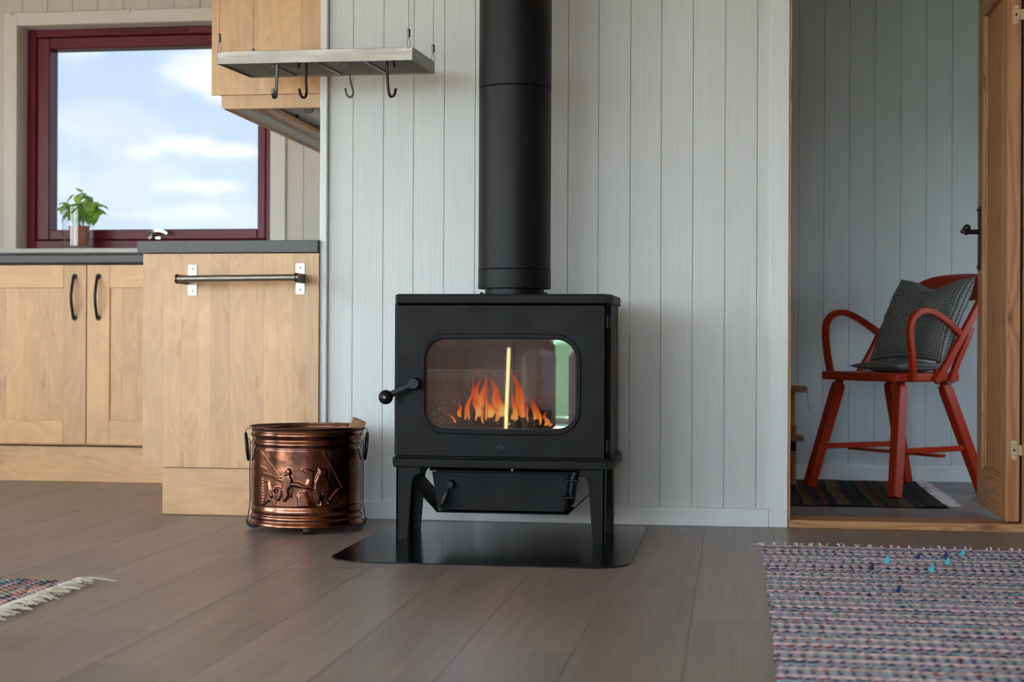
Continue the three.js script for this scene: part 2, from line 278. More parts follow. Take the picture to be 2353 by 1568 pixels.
// ------------------------------------------------------------ floor: laminate planks running away from the camera
const XL = -4.6, XR = 2.2, ZB = 1.9, CEIL = 2.5, ZK = -6.36, ZH = -6.45;
{
  const f = struct('floor');
  part(f, 'subfloor', span(XL - 0.2, XR + 0.2, -0.15, -0.012, -6.7, -1.5, 0.001), M.edgeBlack);
  part(f, 'floor_slab', span(XL - 0.2, XR + 0.2, -0.15, 0, -1.5, ZB + 0.2, 0.001, 'z'), M.planks[0]);
  const W = 0.2057, LEN = 1.14, known = { 0: -3.09, 1: -2.78, 2: -3.578, '-3': -4.004, '-2': -2.555 };
  for (let k = -19; k <= 14; k++) {
    const x = -0.701 + W * (k + 0.5); let z = (known[k] ?? -3 - rnd() * LEN) - 4 * LEN;
    for (; z < -1.5; z += LEN) {
      const a = Math.max(z, -6.46), b = Math.min(z + LEN, -1.5); if (b - a < 0.03) continue;
      part(f, 'plank', cbox(W - 0.0004, 0.012, b - a - 0.0004, 0.0006, 'z', [rnd() * 0.82, rnd() * 2.3], [x, -0.006 + rr(-0.0001, 0.0001), (a + b) / 2]), pick(M.planks));
    }
  }
}

// ------------------------------------------------------------ the walls
// the panelled partition behind the stove
{
  const w = struct('wall_back');
  part(w, 'wall_core', span(-1.31, 0.168, 0, CEIL, -4.88, -4.787, 0.001), M.wall);
  const edges = [-1.294, -1.213, -1.113, -1.0145, -0.915, -0.815, -0.717, -0.618, -0.518, -0.422, -0.322, -0.2255, -0.127, -0.028, 0.0705, 0.112];
  for (let i = 0; i < edges.length - 1; i++) part(w, 'panel', span(edges[i] + 0.0005, edges[i + 1] - 0.0005, 0, CEIL, -4.787, -4.7725 + rr(-0.0003, 0.0003), 0.0014), M.wall);
  part(w, 'wall_header', span(0.168, 0.9, 2.08, CEIL, -4.88, -4.775, 0.001), M.wall);
  part(w, 'wall_core', span(0.905, XR, 0, CEIL, -4.88, -4.775, 0.001), M.wall);
  structMesh('baseboard_back', span(-1.294, 0.1085, 0, 0.0568, -4.7725, -4.76, 0.0012, 'x'), M.trim);
  const t1 = struct('trim_1');                                       // white corner strip where the panelling meets the kitchen
  part(t1, 'corner_strip', span(-1.3185, -1.2942, 0, CEIL, -4.79, -4.756, 0.003), M.trim);
  for (const y of [0.44, 0.83, 1.35, 1.63]) part(t1, 'nail_head', cyl([-1.3015, y, -4.758], [-1.3015, y, -4.7572], 0.0012), M.edgeBlack);
  const t2 = struct('trim_2');                                       // casing of the doorway
  part(t2, 'casing_board', span(0.1095, 0.1675, 0, 2.12, -4.7725, -4.7585, 0.0025), M.trim);
  part(t2, 'casing_board', span(0.1675, 0.98, 2.06, 2.12, -4.7725, -4.7585, 0.0025, 'x'), M.trim);
  for (const y of [0.049, 0.33, 0.575, 0.83, 1.2, 1.46]) for (const x of [0.118, 0.161]) part(t2, 'nail_head', cyl([x, y, -4.7588], [x, y, -4.7581], 0.0011), M.edgeBlack);
  part(t2, 'nail_head', cyl([0.078, 0.0535, -4.7605], [0.078, 0.0535, -4.7596], 0.001), M.edgeBlack);
}
// kitchen side wall behind the partition, hall walls
structMesh('wall_kitchen_right', span(-1.31, -1.21, 0, CEIL, -6.6, -4.88, 0.001), M.cream);
{
  const w = struct('wall_hall');
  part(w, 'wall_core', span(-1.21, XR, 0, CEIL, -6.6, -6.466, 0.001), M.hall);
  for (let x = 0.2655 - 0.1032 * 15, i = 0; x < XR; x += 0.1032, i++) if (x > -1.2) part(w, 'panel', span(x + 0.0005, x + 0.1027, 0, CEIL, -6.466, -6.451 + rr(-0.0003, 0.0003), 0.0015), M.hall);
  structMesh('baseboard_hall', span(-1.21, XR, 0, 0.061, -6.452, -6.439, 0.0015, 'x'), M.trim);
}
// the kitchen's window wall, of upright boards
const WX0 = -3.139, WX1 = -1.979, WY0 = 0.965, WY1 = 1.954;
{
  const w = struct('wall_kitchen');
  part(w, 'wall_core', span(XL, WX0 - 0.02, 0, CEIL, -6.6, ZK - 0.014, 0.001), M.creamBoard); part(w, 'wall_core', span(WX1 + 0.02, -1.31, 0, CEIL, -6.6, ZK - 0.014, 0.001), M.creamBoard);
  part(w, 'wall_core', span(WX0 - 0.02, WX1 + 0.02, 0, WY0 - 0.02, -6.6, ZK - 0.014, 0.001), M.creamBoard); part(w, 'wall_core', span(WX0 - 0.02, WX1 + 0.02, WY1 + 0.02, CEIL, -6.6, ZK - 0.014, 0.001), M.creamBoard);
  for (let i = -14; i < 15; i++) {
    const a = -3.004 + 0.117 * i, b = Math.min(a + 0.1162, -1.312); if (a < XL || a > -1.33) continue;
    const put = (x0, x1, y0, y1) => x1 - x0 > 0.004 && part(w, 'panel', span(x0, x1, y0, y1, ZK - 0.014, ZK, 0.0025), M.creamBoard);
    if (b < WX0 - 0.02 || a > WX1 + 0.02) put(a, b, 0, CEIL);
    else { put(a, b, WY1 + 0.02, CEIL); put(a, b, 0, WY0 - 0.02); if (a < WX0 - 0.02) put(a, WX0 - 0.02, WY0 - 0.02, WY1 + 0.02); if (b > WX1 + 0.02) put(WX1 + 0.02, b, WY0 - 0.02, WY1 + 0.02); }
  }
}
// the kitchen window
{
  const w = struct('window_1'), red = (x0, x1, y0, y1, z0, z1, g = 'y', c = 0.004) => span(x0, x1, y0, y1, z0, z1, c, g), zf = -6.445, zs = -6.452;
  part(w, 'casing_board', span(WX0 - 0.059, WX0, WY0 - 0.019, WY1 + 0.057, ZK, -6.344, 0.002), M.cream); part(w, 'casing_board', span(WX1, WX1 + 0.067, WY0 - 0.019, WY1 + 0.057, ZK, -6.344, 0.002), M.cream);
  part(w, 'casing_board', span(WX0, WX1, WY1, WY1 + 0.057, ZK, -6.344, 0.002, 'x'), M.cream);
  part(w, 'reveal_board', span(WX0 - 0.02, WX0, WY0 - 0.02, WY1 + 0.02, -6.6, ZK, 0.001), M.cream); part(w, 'reveal_board', span(WX1, WX1 + 0.02, WY0 - 0.02, WY1 + 0.02, -6.6, ZK, 0.001), M.cream);
  part(w, 'reveal_board', span(WX0, WX1, WY1, WY1 + 0.02, -6.6, ZK, 0.001, 'x'), M.cream);
  part(w, 'window_sill', span(WX0 - 0.07, WX1 + 0.07, WY0 - 0.02, WY0, -6.59, -6.28, 0.003, 'x'), M.cream);
  const of = part(w, 'window_frame', merge([red(WX0, -3.098, WY0, WY1, -6.56, zf), red(-2.031, WX1, WY0, WY1, -6.56, zf), red(-3.098, -2.031, 1.921, WY1, -6.56, zf, 'x'), red(-3.098, -2.031, WY0, 1.011, -6.56, zf, 'x'), red(WX0, -3.085, WY0, WY1, -6.59, -6.542), red(-2.044, WX1, WY0, WY1, -6.59, -6.542), red(-3.085, -2.044, 1.905, WY1, -6.59, -6.542, 'x'), red(-3.085, -2.044, WY0, 1.028, -6.59, -6.542, 'x')]), M.red);
  part(of, 'vent', span(-2.79, -2.39, 1.934, 1.946, -6.446, -6.438, 0.002, 'x'), M.red); part(of, 'vent_slot', span(-2.72, -2.45, 1.936, 1.9415, -6.439, -6.437, 0.0005, 'x'), M.edgeBlack);
  const sash = part(w, 'window_sash', merge([red(-3.0955, -3.036, 1.0135, 1.9185, -6.54, zs), red(-2.07, -2.0335, 1.0135, 1.9185, -6.54, zs), red(-3.036, -2.07, 1.868, 1.9185, -6.54, zs, 'x'), red(-3.036, -2.07, 1.0135, 1.0585, -6.54, zs, 'x')]), M.red);
  part(sash, 'pane', span(-3.037, -2.069, 1.0575, 1.869, -6.5065, -6.5025, 0.0004), M.pane);
  part(sash, 'handle', merge([sweep([[-2.565, 1.018, -6.435], [-2.55, 1.036, -6.415], [-2.52, 1.049, -6.405], [-2.49, 1.048, -6.403], [-2.462, 1.035, -6.402]], 0.013, 0.013, [0, 0, 1], 24, (t) => 0.75 + 0.5 * Math.sin(t * 3.0)), cyl([-2.55, 1.02, -6.453], [-2.55, 1.024, -6.42], 0.013, 0.011), cbox(0.06, 0.014, 0.006, 0.003, 'x', [0, 0], [-2.54, 1.02, -6.4495])]), M.chrome, 'chrome lever handle');
  for (const x of [-3.165, -2.62]) part(w, 'cable_clip', merge([cbox(0.017, 0.014, 0.008, 0.002, 'y', [0, 0], [x, 2.005, -6.34]), cyl([x + 0.004, 2.005, -6.337], [x + 0.004, 2.005, -6.334], 0.003)]), M.hoodWhite);
}
structMesh('ceiling', span(XL - 0.2, XR + 0.2, CEIL, CEIL + 0.15, -6.6, ZB + 0.2, 0.001), M.ceiling);

// left wall with a wide window
function wallWithOpenings(name, axis, at0, at1, from, to, holes, m) {
  const w = struct(name), put = (a, b, y0, y1) => b - a > 1e-3 && part(w, 'wall_core', axis === 'x' ? span(at0, at1, y0, y1, a, b, 0.001) : span(a, b, y0, y1, at0, at1, 0.001), m);
  let p = from; for (const [a, b, y0, y1] of holes) { put(p, a, 0, CEIL); if (y0 > 0) put(a, b, 0, y0); put(a, b, y1, CEIL); p = b; } put(p, to, 0, CEIL);
}
const LEFT = [[-3.9, -2.3, 0.7, 2.15], [-1.4, 1.7, 0.35, 2.3]], REAR = [[-4.4, -1.5, 0.55, 2.3], [-1.25, -1.1, 0.02, 2.3], [-0.95, 0.15, 0.55, 2.3]];
wallWithOpenings('wall_left', 'x', XL - 0.2, XL, -6.6, ZB, LEFT, M.room);
const HALLWIN = [-6.25, -5.15, 0.5, 1.55];
wallWithOpenings('wall_right', 'x', XR, XR + 0.2, -6.6, ZB, [HALLWIN], M.roomWood);
wallWithOpenings('wall_rear', 'z', ZB, ZB + 0.2, XL, XR, REAR, M.room);
[...LEFT.map((h) => ['x', ...h]), ...REAR.map((h) => ['z', ...h]), ['X', ...HALLWIN]].forEach(([ax, a, b, y0, y1], i) => {
  const w = struct(`window_${i + 2}`), fr = 0.018, at = ax === 'x' ? XL - 0.1 : ax === 'X' ? XR + 0.1 : ZB + 0.1;
  const bx = (p, q, r, s, t = 0.05) => (ax !== 'z' ? span(at - t, at + t, r, s, p, q, 0.003) : span(p, q, r, s, at - t, at + t, 0.003));
  part(w, 'window_frame', merge([bx(a, a + fr, y0, y1), bx(b - fr, b, y0, y1), bx(a, b, y0, y0 + fr), bx(a, b, y1 - fr, y1)]), M.trim);
  part(w, 'pane', bx(a + fr, b - fr, y0 + fr, y1 - fr, 0.002), i === 3 ? M.paneMint : M.paneClear);
});

// behind the camera, seen only mirrored in the stove: a pale carpet in the sun and a low dark sofa
{
  const c = thing('carpet', 'large plain cream carpet in the sunlight behind the camera, outside the photo', 'rug', [0, 0, 0]); part(c, 'pile', span(-4.5, -1.4, 0, 0.012, -0.9, 1.85, 0.004), mat({ color: C(0.66, 0.64, 0.6), roughness: 1, bumpMap: T.cast, bumpScale: 0.002 }));
  const m = mat({ color: C(0.2, 0.165, 0.165), roughness: 0.9 });
  for (const [name, label, cat, cx, w] of [['sofa', 'low mauve brown sofa with its back to the windows, outside the photo', 'sofa', -1.85, 0.762], ['lounge_chair', 'low mauve brown lounge chair beside the sofa, outside the photo', 'chair', -0.545, 0.39]]) {
    const o = thing(name, label, cat, [cx, 0.0125, 0.5]);
    part(o, 'seat', span(-w + 0.1, w - 0.1, 0.004, 0.38, -0.36, 0.2, 0.05), m); part(o, 'backrest', span(-w, w, 0.004, 0.58, 0.2, 0.36, 0.05), m); for (const x of [-w + 0.06, w - 0.06]) part(o, 'armrest', span(x - 0.06, x + 0.06, 0, 0.5, -0.38, 0.36, 0.03), m);
  }
}

{ // a short column lamp, mirrored as a yellow streak in the stove glass
  const o = thing('floor_lamp', 'short glowing column floor lamp beside the sofa, seen only mirrored in the stove glass', 'lamp', [-1.285, 0, 0.06]);
  part(o, 'base', lathe([[0.0005, 0.0], [0.06, 0], [0.06, 0.008], [0.012, 0.02], [0.0005, 0.02]], 32), M.black);
  const g = part(o, 'lamp_tube', merge([cyl([0, 0.05, 0], [0.016, 0.53, 0], 0.0088), cyl([0, 0.02, 0], [0, 0.05, 0], 0.008)]), new THREE.MeshStandardMaterial({ color: C(0.8, 0.75, 0.5), emissive: C(1, 0.83, 0.3), emissiveIntensity: 5 })); g.castShadow = false;
  const l = new THREE.PointLight(C(1, 0.83, 0.4), 0.12); l.position.set(0.006, 0.3, 0); l.shadow.radius = 0.2; l.castShadow = true; l.name = 'lamp_light'; o.add(l);
}

// ------------------------------------------------------------ doorway: jambs, threshold, open pine door
{
  const j = struct('trim_3');
  part(j, 'jamb', span(0.1682, 0.1755, 0.024, 2.06, -4.88, -4.7565, 0.0015), M.pine); part(j, 'jamb', span(0.8665, 0.905, 0.024, 2.06, -4.88, -4.7565, 0.0015), M.pine);
  part(j, 'jamb', span(0.1755, 0.8665, 2.045, 2.06, -4.88, -4.7565, 0.0015, 'x'), M.pine);
  part(j, 'threshold', span(0.1682, 0.93, 0, 0.0245, -4.885, -4.763, 0.002, 'x'), M.pineRaw);
  for (const [x, y] of [[0.195, 0.012], [0.79, 0.012]]) part(j, 'nail_head', cyl([x, y, -4.7632], [x, y, -4.7624], 0.0015), M.edgeBlack);
  const d = struct('door_1'), x0 = 0.8185, x1 = 0.8595, zn = -4.785, zf = -5.335, st = 0.085, pn = 0.0165;
  part(d, 'stile', span(x0, x1, 0.03, 2.03, zn - st, zn, 0.002), M.pine); part(d, 'stile', span(x0, x1, 0.03, 2.03, zf, zf + st, 0.002), M.pine);
  part(d, 'rail', span(x0, x1, 0.03, 0.145, zf + st, zn - st, 0.0015, 'z'), M.pine); part(d, 'rail', span(x0, x1, 1.66, 2.03, zf + st, zn - st, 0.0015, 'z'), M.pine);
  part(d, 'panel', span(x0 + pn, x1 - pn, 0.145, 1.66, zf + st, zn - st, 0.0005), M.pine);
  for (const s of [0, 1]) {
    const xa = s ? x1 - pn : x0, xb = s ? x1 : x0 + pn, xm = s ? x1 - pn * 0.5 : x0 + pn * 0.5;
    part(d, 'moulding', merge([span(s ? xa : xm, s ? xm : xb, 0.145, 1.66, zf + st, zf + st + 0.018, 0.002), span(xa, xb, 0.145, 1.66, zf + st, zf + st + 0.008, 0.002)]), M.pine);
    part(d, 'moulding', merge([span(s ? xa : xm, s ? xm : xb, 0.145, 1.66, zn - st - 0.018, zn - st, 0.002), span(xa, xb, 0.145, 1.66, zn - st - 0.008, zn - st, 0.002)]), M.pine);
    part(d, 'moulding', merge([span(s ? xa : xm, s ? xm : xb, 0.145, 0.163, zf + st, zn - st, 0.002, 'z'), span(xa, xb, 0.145, 0.153, zf + st, zn - st, 0.002, 'z')]), M.pine);
  }
  for (const y of [0.2475, 1.567]) {
    const h = part(d, 'hinge', merge([ext(shape(barrel(0.8345, 0.8515, y - 0.03, y + 0.03, 0.008)), 0.002, 0.0005, zn), span(0.8325, 0.8535, y - 0.0155, y + 0.0155, zn, zn + 0.0035, 0.0008), span(0.8545, 0.8625, y - 0.016, y + 0.016, zn - 0.002, zn + 0.0045, 0.001), cyl([0.8635, y - 0.016, zn], [0.8635, y + 0.016, zn], 0.0035)]), M.brass, 'brass hinge');
    for (const dy of [-0.0215, 0, 0.0215]) part(h, 'screw', merge([cyl([0.843, y + dy, zn + 0.002], [0.843, y + dy, zn + 0.0045], 0.0038, 0.0034), cyl([0.843, y + dy, zn + 0.0045], [0.843, y + dy, zn + 0.0048], 0.0014)]), dy ? M.brass : M.edgeBlack);
  }
  const zh = -5.292, hp = part(d, 'door_handle', merge([span(0.8125, 0.8185, 0.815, 1.03, zh - 0.018, zh + 0.018, 0.002), ball(0.8115, 1.018, zh, 0.005), ball(0.8115, 0.827, zh, 0.005), cyl([0.8185, 0.945, zh], [0.769, 0.945, zh], 0.0082), cyl([0.763, 0.948, zh - 0.01], [0.761, 0.951, zh + 0.1], 0.0085, 0.0115), ball(0.761, 0.951, zh + 0.1, 0.0125), cyl([0.759, 0.93, zh + 0.09], [0.7595, 0.945, zh + 0.095], 0.0055)]), M.black, 'black lever handle on a long plate');
}

// ------------------------------------------------------------ kitchen cabinets
const handle = (x, z, y0, y1) => merge([tube([[x, y0, z + 0.004], [x, y0 + 0.012, z + 0.016], [x, (y0 + y1) / 2, z + 0.034], [x, y1 - 0.012, z + 0.016], [x, y1, z + 0.004]], 0.0058, 32, 10), cyl([x, y0, z], [x, y0, z + 0.007], 0.011, 0.009), cyl([x, y1, z], [x, y1, z + 0.007], 0.011, 0.009), ball(x, y0, z + 0.007, 0.006, 12), ball(x, y1, z + 0.007, 0.006, 12)]);
function staves(parent, x0, x1, y0, y1, z0, z1, cuts, across = false) {
  const e = [across ? y0 : x0, ...cuts, across ? y1 : x1];
  for (let i = 0; i < e.length - 1; i++) part(parent, 'stave', across ? span(x0, x1, e[i], e[i + 1], z0, z1, 0.0003, 'x') : span(e[i], e[i + 1], y0, y1, z0, z1, 0.0003), pick(M.birch));
}
{
  const zd = -5.74, k = thing('base_cabinet', 'birch base cabinet with two framed doors and black bow handles under the window', 'cabinet');
  part(k, 'carcass', span(-3.6, -1.93, 0.146, 0.868, ZK + 0.001, zd - 0.021, 0.001), M.birchPlain);
  part(k, 'plinth', merge([span(-3.6, -1.845, 0, 0.14, zd - 0.056, zd - 0.04, 0.001, 'x')]), M.birch[1]);
  const door = (x0, x1, left) => {
    const s0 = x0 + 0.095, s1 = x1 - 0.095, d = part(k, 'door', span(s0 - 0.002, s1 + 0.002, 0.248, 0.774, zd - 0.02, zd - 0.0125, 0.0004), M.birchPlain);
    part(d, 'stile', span(x0, s0, 0.152, 0.865, zd - 0.021, zd, 0.0018), pick(M.birch)); part(d, 'stile', span(s1, x1, 0.152, 0.865, zd - 0.021, zd, 0.0018), pick(M.birch));
    part(d, 'rail', span(s0, s1, 0.774, 0.865, zd - 0.021, zd, 0.0014, 'x'), pick(M.birch)); part(d, 'rail', span(s0, s1, 0.152, 0.248, zd - 0.021, zd, 0.0014, 'x'), pick(M.birch));
    const n = 7, cuts = []; for (let i = 1; i < n; i++) cuts.push(s0 + (s1 - s0) * (i + rr(-0.22, 0.22)) / n);
    staves(d, s0, s1, 0.248, 0.774, zd - 0.0125, zd - 0.007, cuts);
    part(d, 'handle', handle(left ? x1 - 0.0485 : x0 + 0.048, zd, 0.654, 0.82), M.black, 'black bow handle');
  };
  door(-3.142, -2.5435, true); door(-2.5405, -1.942, false); door(-3.6, -3.145, true);
  const t = thing('kitchen_worktop', 'long dark grey worktop on the birch cabinets below the red window', 'worktop', [0, 0, 0]);
  part(t, 'slab', span(-3.6, -1.93, 0.8695, 0.907, ZK, -5.718, 0.006, 'x'), M.worktop); part(t, 'seal_strip', span(-3.6, -1.93, 0.907, 0.915, ZK, -6.345, 0.002, 'x'), M.hoodWhite);
}
{
  const k = thing('end_cabinet', 'birch end cabinet with a plain stave side panel beside the white wall', 'cabinet');
  part(k, 'carcass', span(-1.9, -1.318, 0.158, 0.85, -5.72, -4.762, 0.001), M.birchPlain); part(k, 'base', span(-1.83, -1.318, 0, 0.157, -5.7, -4.772, 0.001), M.birchPlain);
  const px = (u) => -1.906 + (u - 326) * (0.59 / 407), s = part(k, 'side_panel', span(-1.905, -1.317, 0.157, 0.849, -4.762, -4.749, 0.0004), M.birchPlain);
  staves(s, -1.906, -1.3165, 0.156, 0.85, -4.749, -4.742, [373, 416, 456, 485, 529, 566, 607, 640, 674].map(px));
  const p = part(k, 'plinth', span(-1.84, -1.318, 0, 0.1535, -4.772, -4.7595, 0.0004), M.birchPlain);
  staves(p, -1.8405, -1.3175, 0.003, 0.1535, -4.7595, -4.7515, [0.072], true);
  const w = thing('end_worktop', 'speckled grey worktop with a rounded corner on the end cabinet', 'worktop');
  const o = []; for (const [cx, cy, a0, r] of [[-1.914, 0.881, 90, 0.011], [-1.917, 0.8605, 180, 0.008]]) for (let i = 0; i <= 6; i++) { const a = (a0 + 15 * i) * DEG; o.push([cx + r * Math.cos(a), cy + r * Math.sin(a)]); }
  part(w, 'slab', ext(shape([...o, [-1.3185, 0.8525], [-1.3185, 0.892]]), 1.0, 0.0015, -5.735), M.worktop);
  const r = thing('towel_rail', 'brushed steel towel rail on white metal plates on the birch end panel', 'towel rail', [0, 0, 0]);
  part(r, 'rail_tube', cyl([-1.749, 0.764, -4.636], [-1.353, 0.768, -4.636], 0.0105, 0.0105, 28), M.steel);
  for (const [a, b, out] of [[-1.7525, -1.7225, -1], [-1.392, -1.362, 1]]) {
    const xo = out < 0 ? a : b - 0.0, y = out < 0 ? 0.764 : 0.768, pl = part(r, 'mounting_plate', ext(shape(barrel(a, b, y - 0.05, y + 0.05, 0.003)), 0.0028, 0.0006, -4.742), M.whiteMetal, 'white metal mounting plate');
    for (const dy of [-0.035, 0.036]) part(pl, 'screw', cyl([(a + b) / 2, y + dy, -4.7395], [(a + b) / 2, y + dy, -4.7375], 0.0042, 0.003), M.steelDark);
    part(r, 'bracket', merge([span(xo - 0.0018, xo + 0.0018, y - 0.015, y + 0.015, -4.74, -4.628, 0.0006, 'z'), cyl([xo - 0.0018, y, -4.636], [xo + 0.0018, y, -4.636], 0.015, 0.015, 28)]), M.steelDark);
  }
}
// upper cabinet and extractor
{
  const k = thing('wall_cabinet', 'birch upper cabinet end hanging above the grey worktop', 'cabinet');
  part(k, 'carcass', span(-1.676, -1.318, 1.374, 2.3, -6.355, -4.777, 0.001), M.birchPlain);
  const s = part(k, 'side_panel', span(-1.682, -1.3145, 1.3675, 2.3, -4.777, -4.766, 0.0004), M.birchPlain);
  staves(s, -1.6825, -1.3135, 1.366, 2.3, -4.766, -4.7585, [530, 596, 650, 692].map((u) => -1.6825 + (u - 487) * 0.001458));
  const h = thing('extractor_hood', 'slim birch framed extractor under the upper cabinet with a white lamp inside', 'extractor hood');
  const cr = []; for (let i = 0; i <= 6; i++) { const a = (180 + 15 * i) * DEG; cr.push([-1.638 + 0.014 * Math.cos(a), 1.335 + 0.014 * Math.sin(a)]); }
  part(h, 'front_board', ext(shape([...cr, [-1.3205, 1.321], [-1.3205, 1.3665], [-1.652, 1.3665]]), 0.018, 0.002, -4.785), M.birch[2]);
  part(h, 'side_board', span(-1.652, -1.634, 1.323, 1.3725, -6.355, -4.786, 0.003, 'z'), M.birch[3]);
  part(h, 'bottom_board', span(-1.634, -1.575, 1.328, 1.34, -6.355, -4.786, 0.001, 'z'), M.hoodWhite);
  part(h, 'bottom_board', span(-1.571, -1.52, 1.336, 1.35, -6.355, -4.786, 0.001, 'z'), M.birch[4]);
  part(h, 'liner', span(-1.634, -1.3205, 1.366, 1.3735, -6.355, -4.786, 0.001), M.hoodWhite);
  part(h, 'filter_panel', span(-1.5, -1.41, 1.3625, 1.366, -5.75, -5.45, 0.001), M.birch[0]);
  for (const z of [-5.2, -5.7]) part(h, 'clip', span(-1.53, -1.52, 1.335, 1.366, z - 0.004, z + 0.004, 0.001), M.steel);
  part(h, 'lamp_housing', merge([span(-1.445, -1.41, 1.341, 1.366, -6.2, -5.02, 0.008, 'z')]), M.hoodWhite); part(h, 'lamp_cap', span(-1.446, -1.409, 1.34, 1.366, -5.02, -5.0, 0.008), M.greyPlastic, 'grey lamp end cap');
}

// ------------------------------------------------------------ hanging pot rack and hooks
{
  const zf = -4.4, zb = -4.64, yb = 1.3985, yt = 1.4365, fl = -1.537, fr = -0.94, bl = -1.51, br = -0.922;
  const k = thing('pot_rack', 'brushed steel pot rack hanging on wires in front of the wall', 'pot rack');
  const plate = (x0, z0, x1, z1) => { const L = Math.hypot(x1 - x0, z1 - z0), g = cbox(L, yt - yb, 0.003, 0.0008, 'x', [rnd(), rnd()]); g.rotateY(-Math.atan2(z1 - z0, x1 - x0)); return g.translate((x0 + x1) / 2, (yt + yb) / 2, (z0 + z1) / 2); };
  part(k, 'front_plate', plate(fl, zf, fr, zf), M.steel); part(k, 'back_plate', plate(bl, zb, br, zb), M.steel);
  part(k, 'side_plate', plate(fl, zf, bl, zb), M.steel); part(k, 'side_plate', plate(fr, zf, br, zb), M.steel);
  const X = (t, s) => lerp(lerp(fl, bl, s), lerp(fr, br, s), t), Z = (s) => lerp(zf, zb, s);
  for (let i = 1; i <= 15; i++) { const s = i / 16; part(k, 'rod', cyl([X(0.003, s), yb + 0.006, Z(s)], [X(0.997, s), yb + 0.006, Z(s)], 0.0024, 0.0024, 8), M.steelDark); }
  for (const t of [0.25, 0.5, 0.75]) part(k, 'cross_bar', bar([X(t, 0.01), yb + 0.002, Z(0.01)], [X(t, 0.99), yb + 0.002, Z(0.99)], 0.008, 0.003, [1, 0, 0]), M.steel);
  part(k, 'rim_flange', bar([X(0, 0), yb + 0.0015, zf - 0.005], [X(1, 0), yb + 0.0015, zf - 0.005], 0.01, 0.002, [0, 0, 1]), M.steel); part(k, 'rim_flange', bar([X(0, 1), yb + 0.0015, zb + 0.005], [X(1, 1), yb + 0.0015, zb + 0.005], 0.01, 0.002, [0, 0, 1]), M.steel);
  for (const [x, z, s] of [[fl + 0.005, zf, -1], [fr - 0.012, zf, -1], [br - 0.004, zb, 1], [bl + 0.006, zb, 1]]) {
    const w = part(k, 'hanging_wire', merge([cyl([x, yt + 0.04, z], [x + 0.004, CEIL, z], 0.0008, 0.0008, 6), tube([[x, yt + 0.032, z], [x - 0.005, yt + 0.01, z], [x, yt - 0.005, z + 0.002], [x + 0.005, yt + 0.01, z], [x, yt + 0.032, z]], 0.0009, 20, 6)]), M.steelDark);
    part(w, 'wire_grip', merge([cyl([x, yt + 0.03, z], [x, yt + 0.05, z], 0.0052, 0.0052, 14), ball(x, yt + 0.05, z, 0.0052, 10)]), M.steelDark);
  }
  const H = [[-1.361, 0.15, -0.004, 80], [-1.272, 0.1, 0.002, 40], [-1.139, 0.06, 0.012, 15], [-1.02, 0.05, -0.006, -140]];
  const L = ['leftmost black steel hook on the pot rack, over the birch cabinet', 'second black steel hook from the left on the pot rack', 'third black steel hook from the left, widest open, before the white panels', 'rightmost black steel hook on the pot rack, before the white wall'];
  H.forEach(([x, s, lean, turn], i) => {
    const o = thing('pot_hook', L[i], 'hook', [x, yb - 0.1, zf - 0.022], 0, 'steel hooks hanging from the pot rack'), sg = 0.0135;
    const g = sweep([[-sg * 1.6, 0.085, 0], [-sg * 1.5, 0.098, 0], [-sg * 0.8, 0.111, 0], [-0.001, 0.108, 0], [0.003, 0.095, 0], [0.002 + lean * 0.3, 0.05, 0], [0.002 + lean, 0.012, 0], [-sg * 0.35 + lean, -0.002, 0], [-sg * 1.2 + lean, 0.004, 0], [-sg * 1.6 + lean, 0.024, 0]], 0.0095, 0.0055, [0, 0, 1], 60);
    part(o, 'hook_bar', g.rotateY(turn * DEG), M.hook);
  });
}

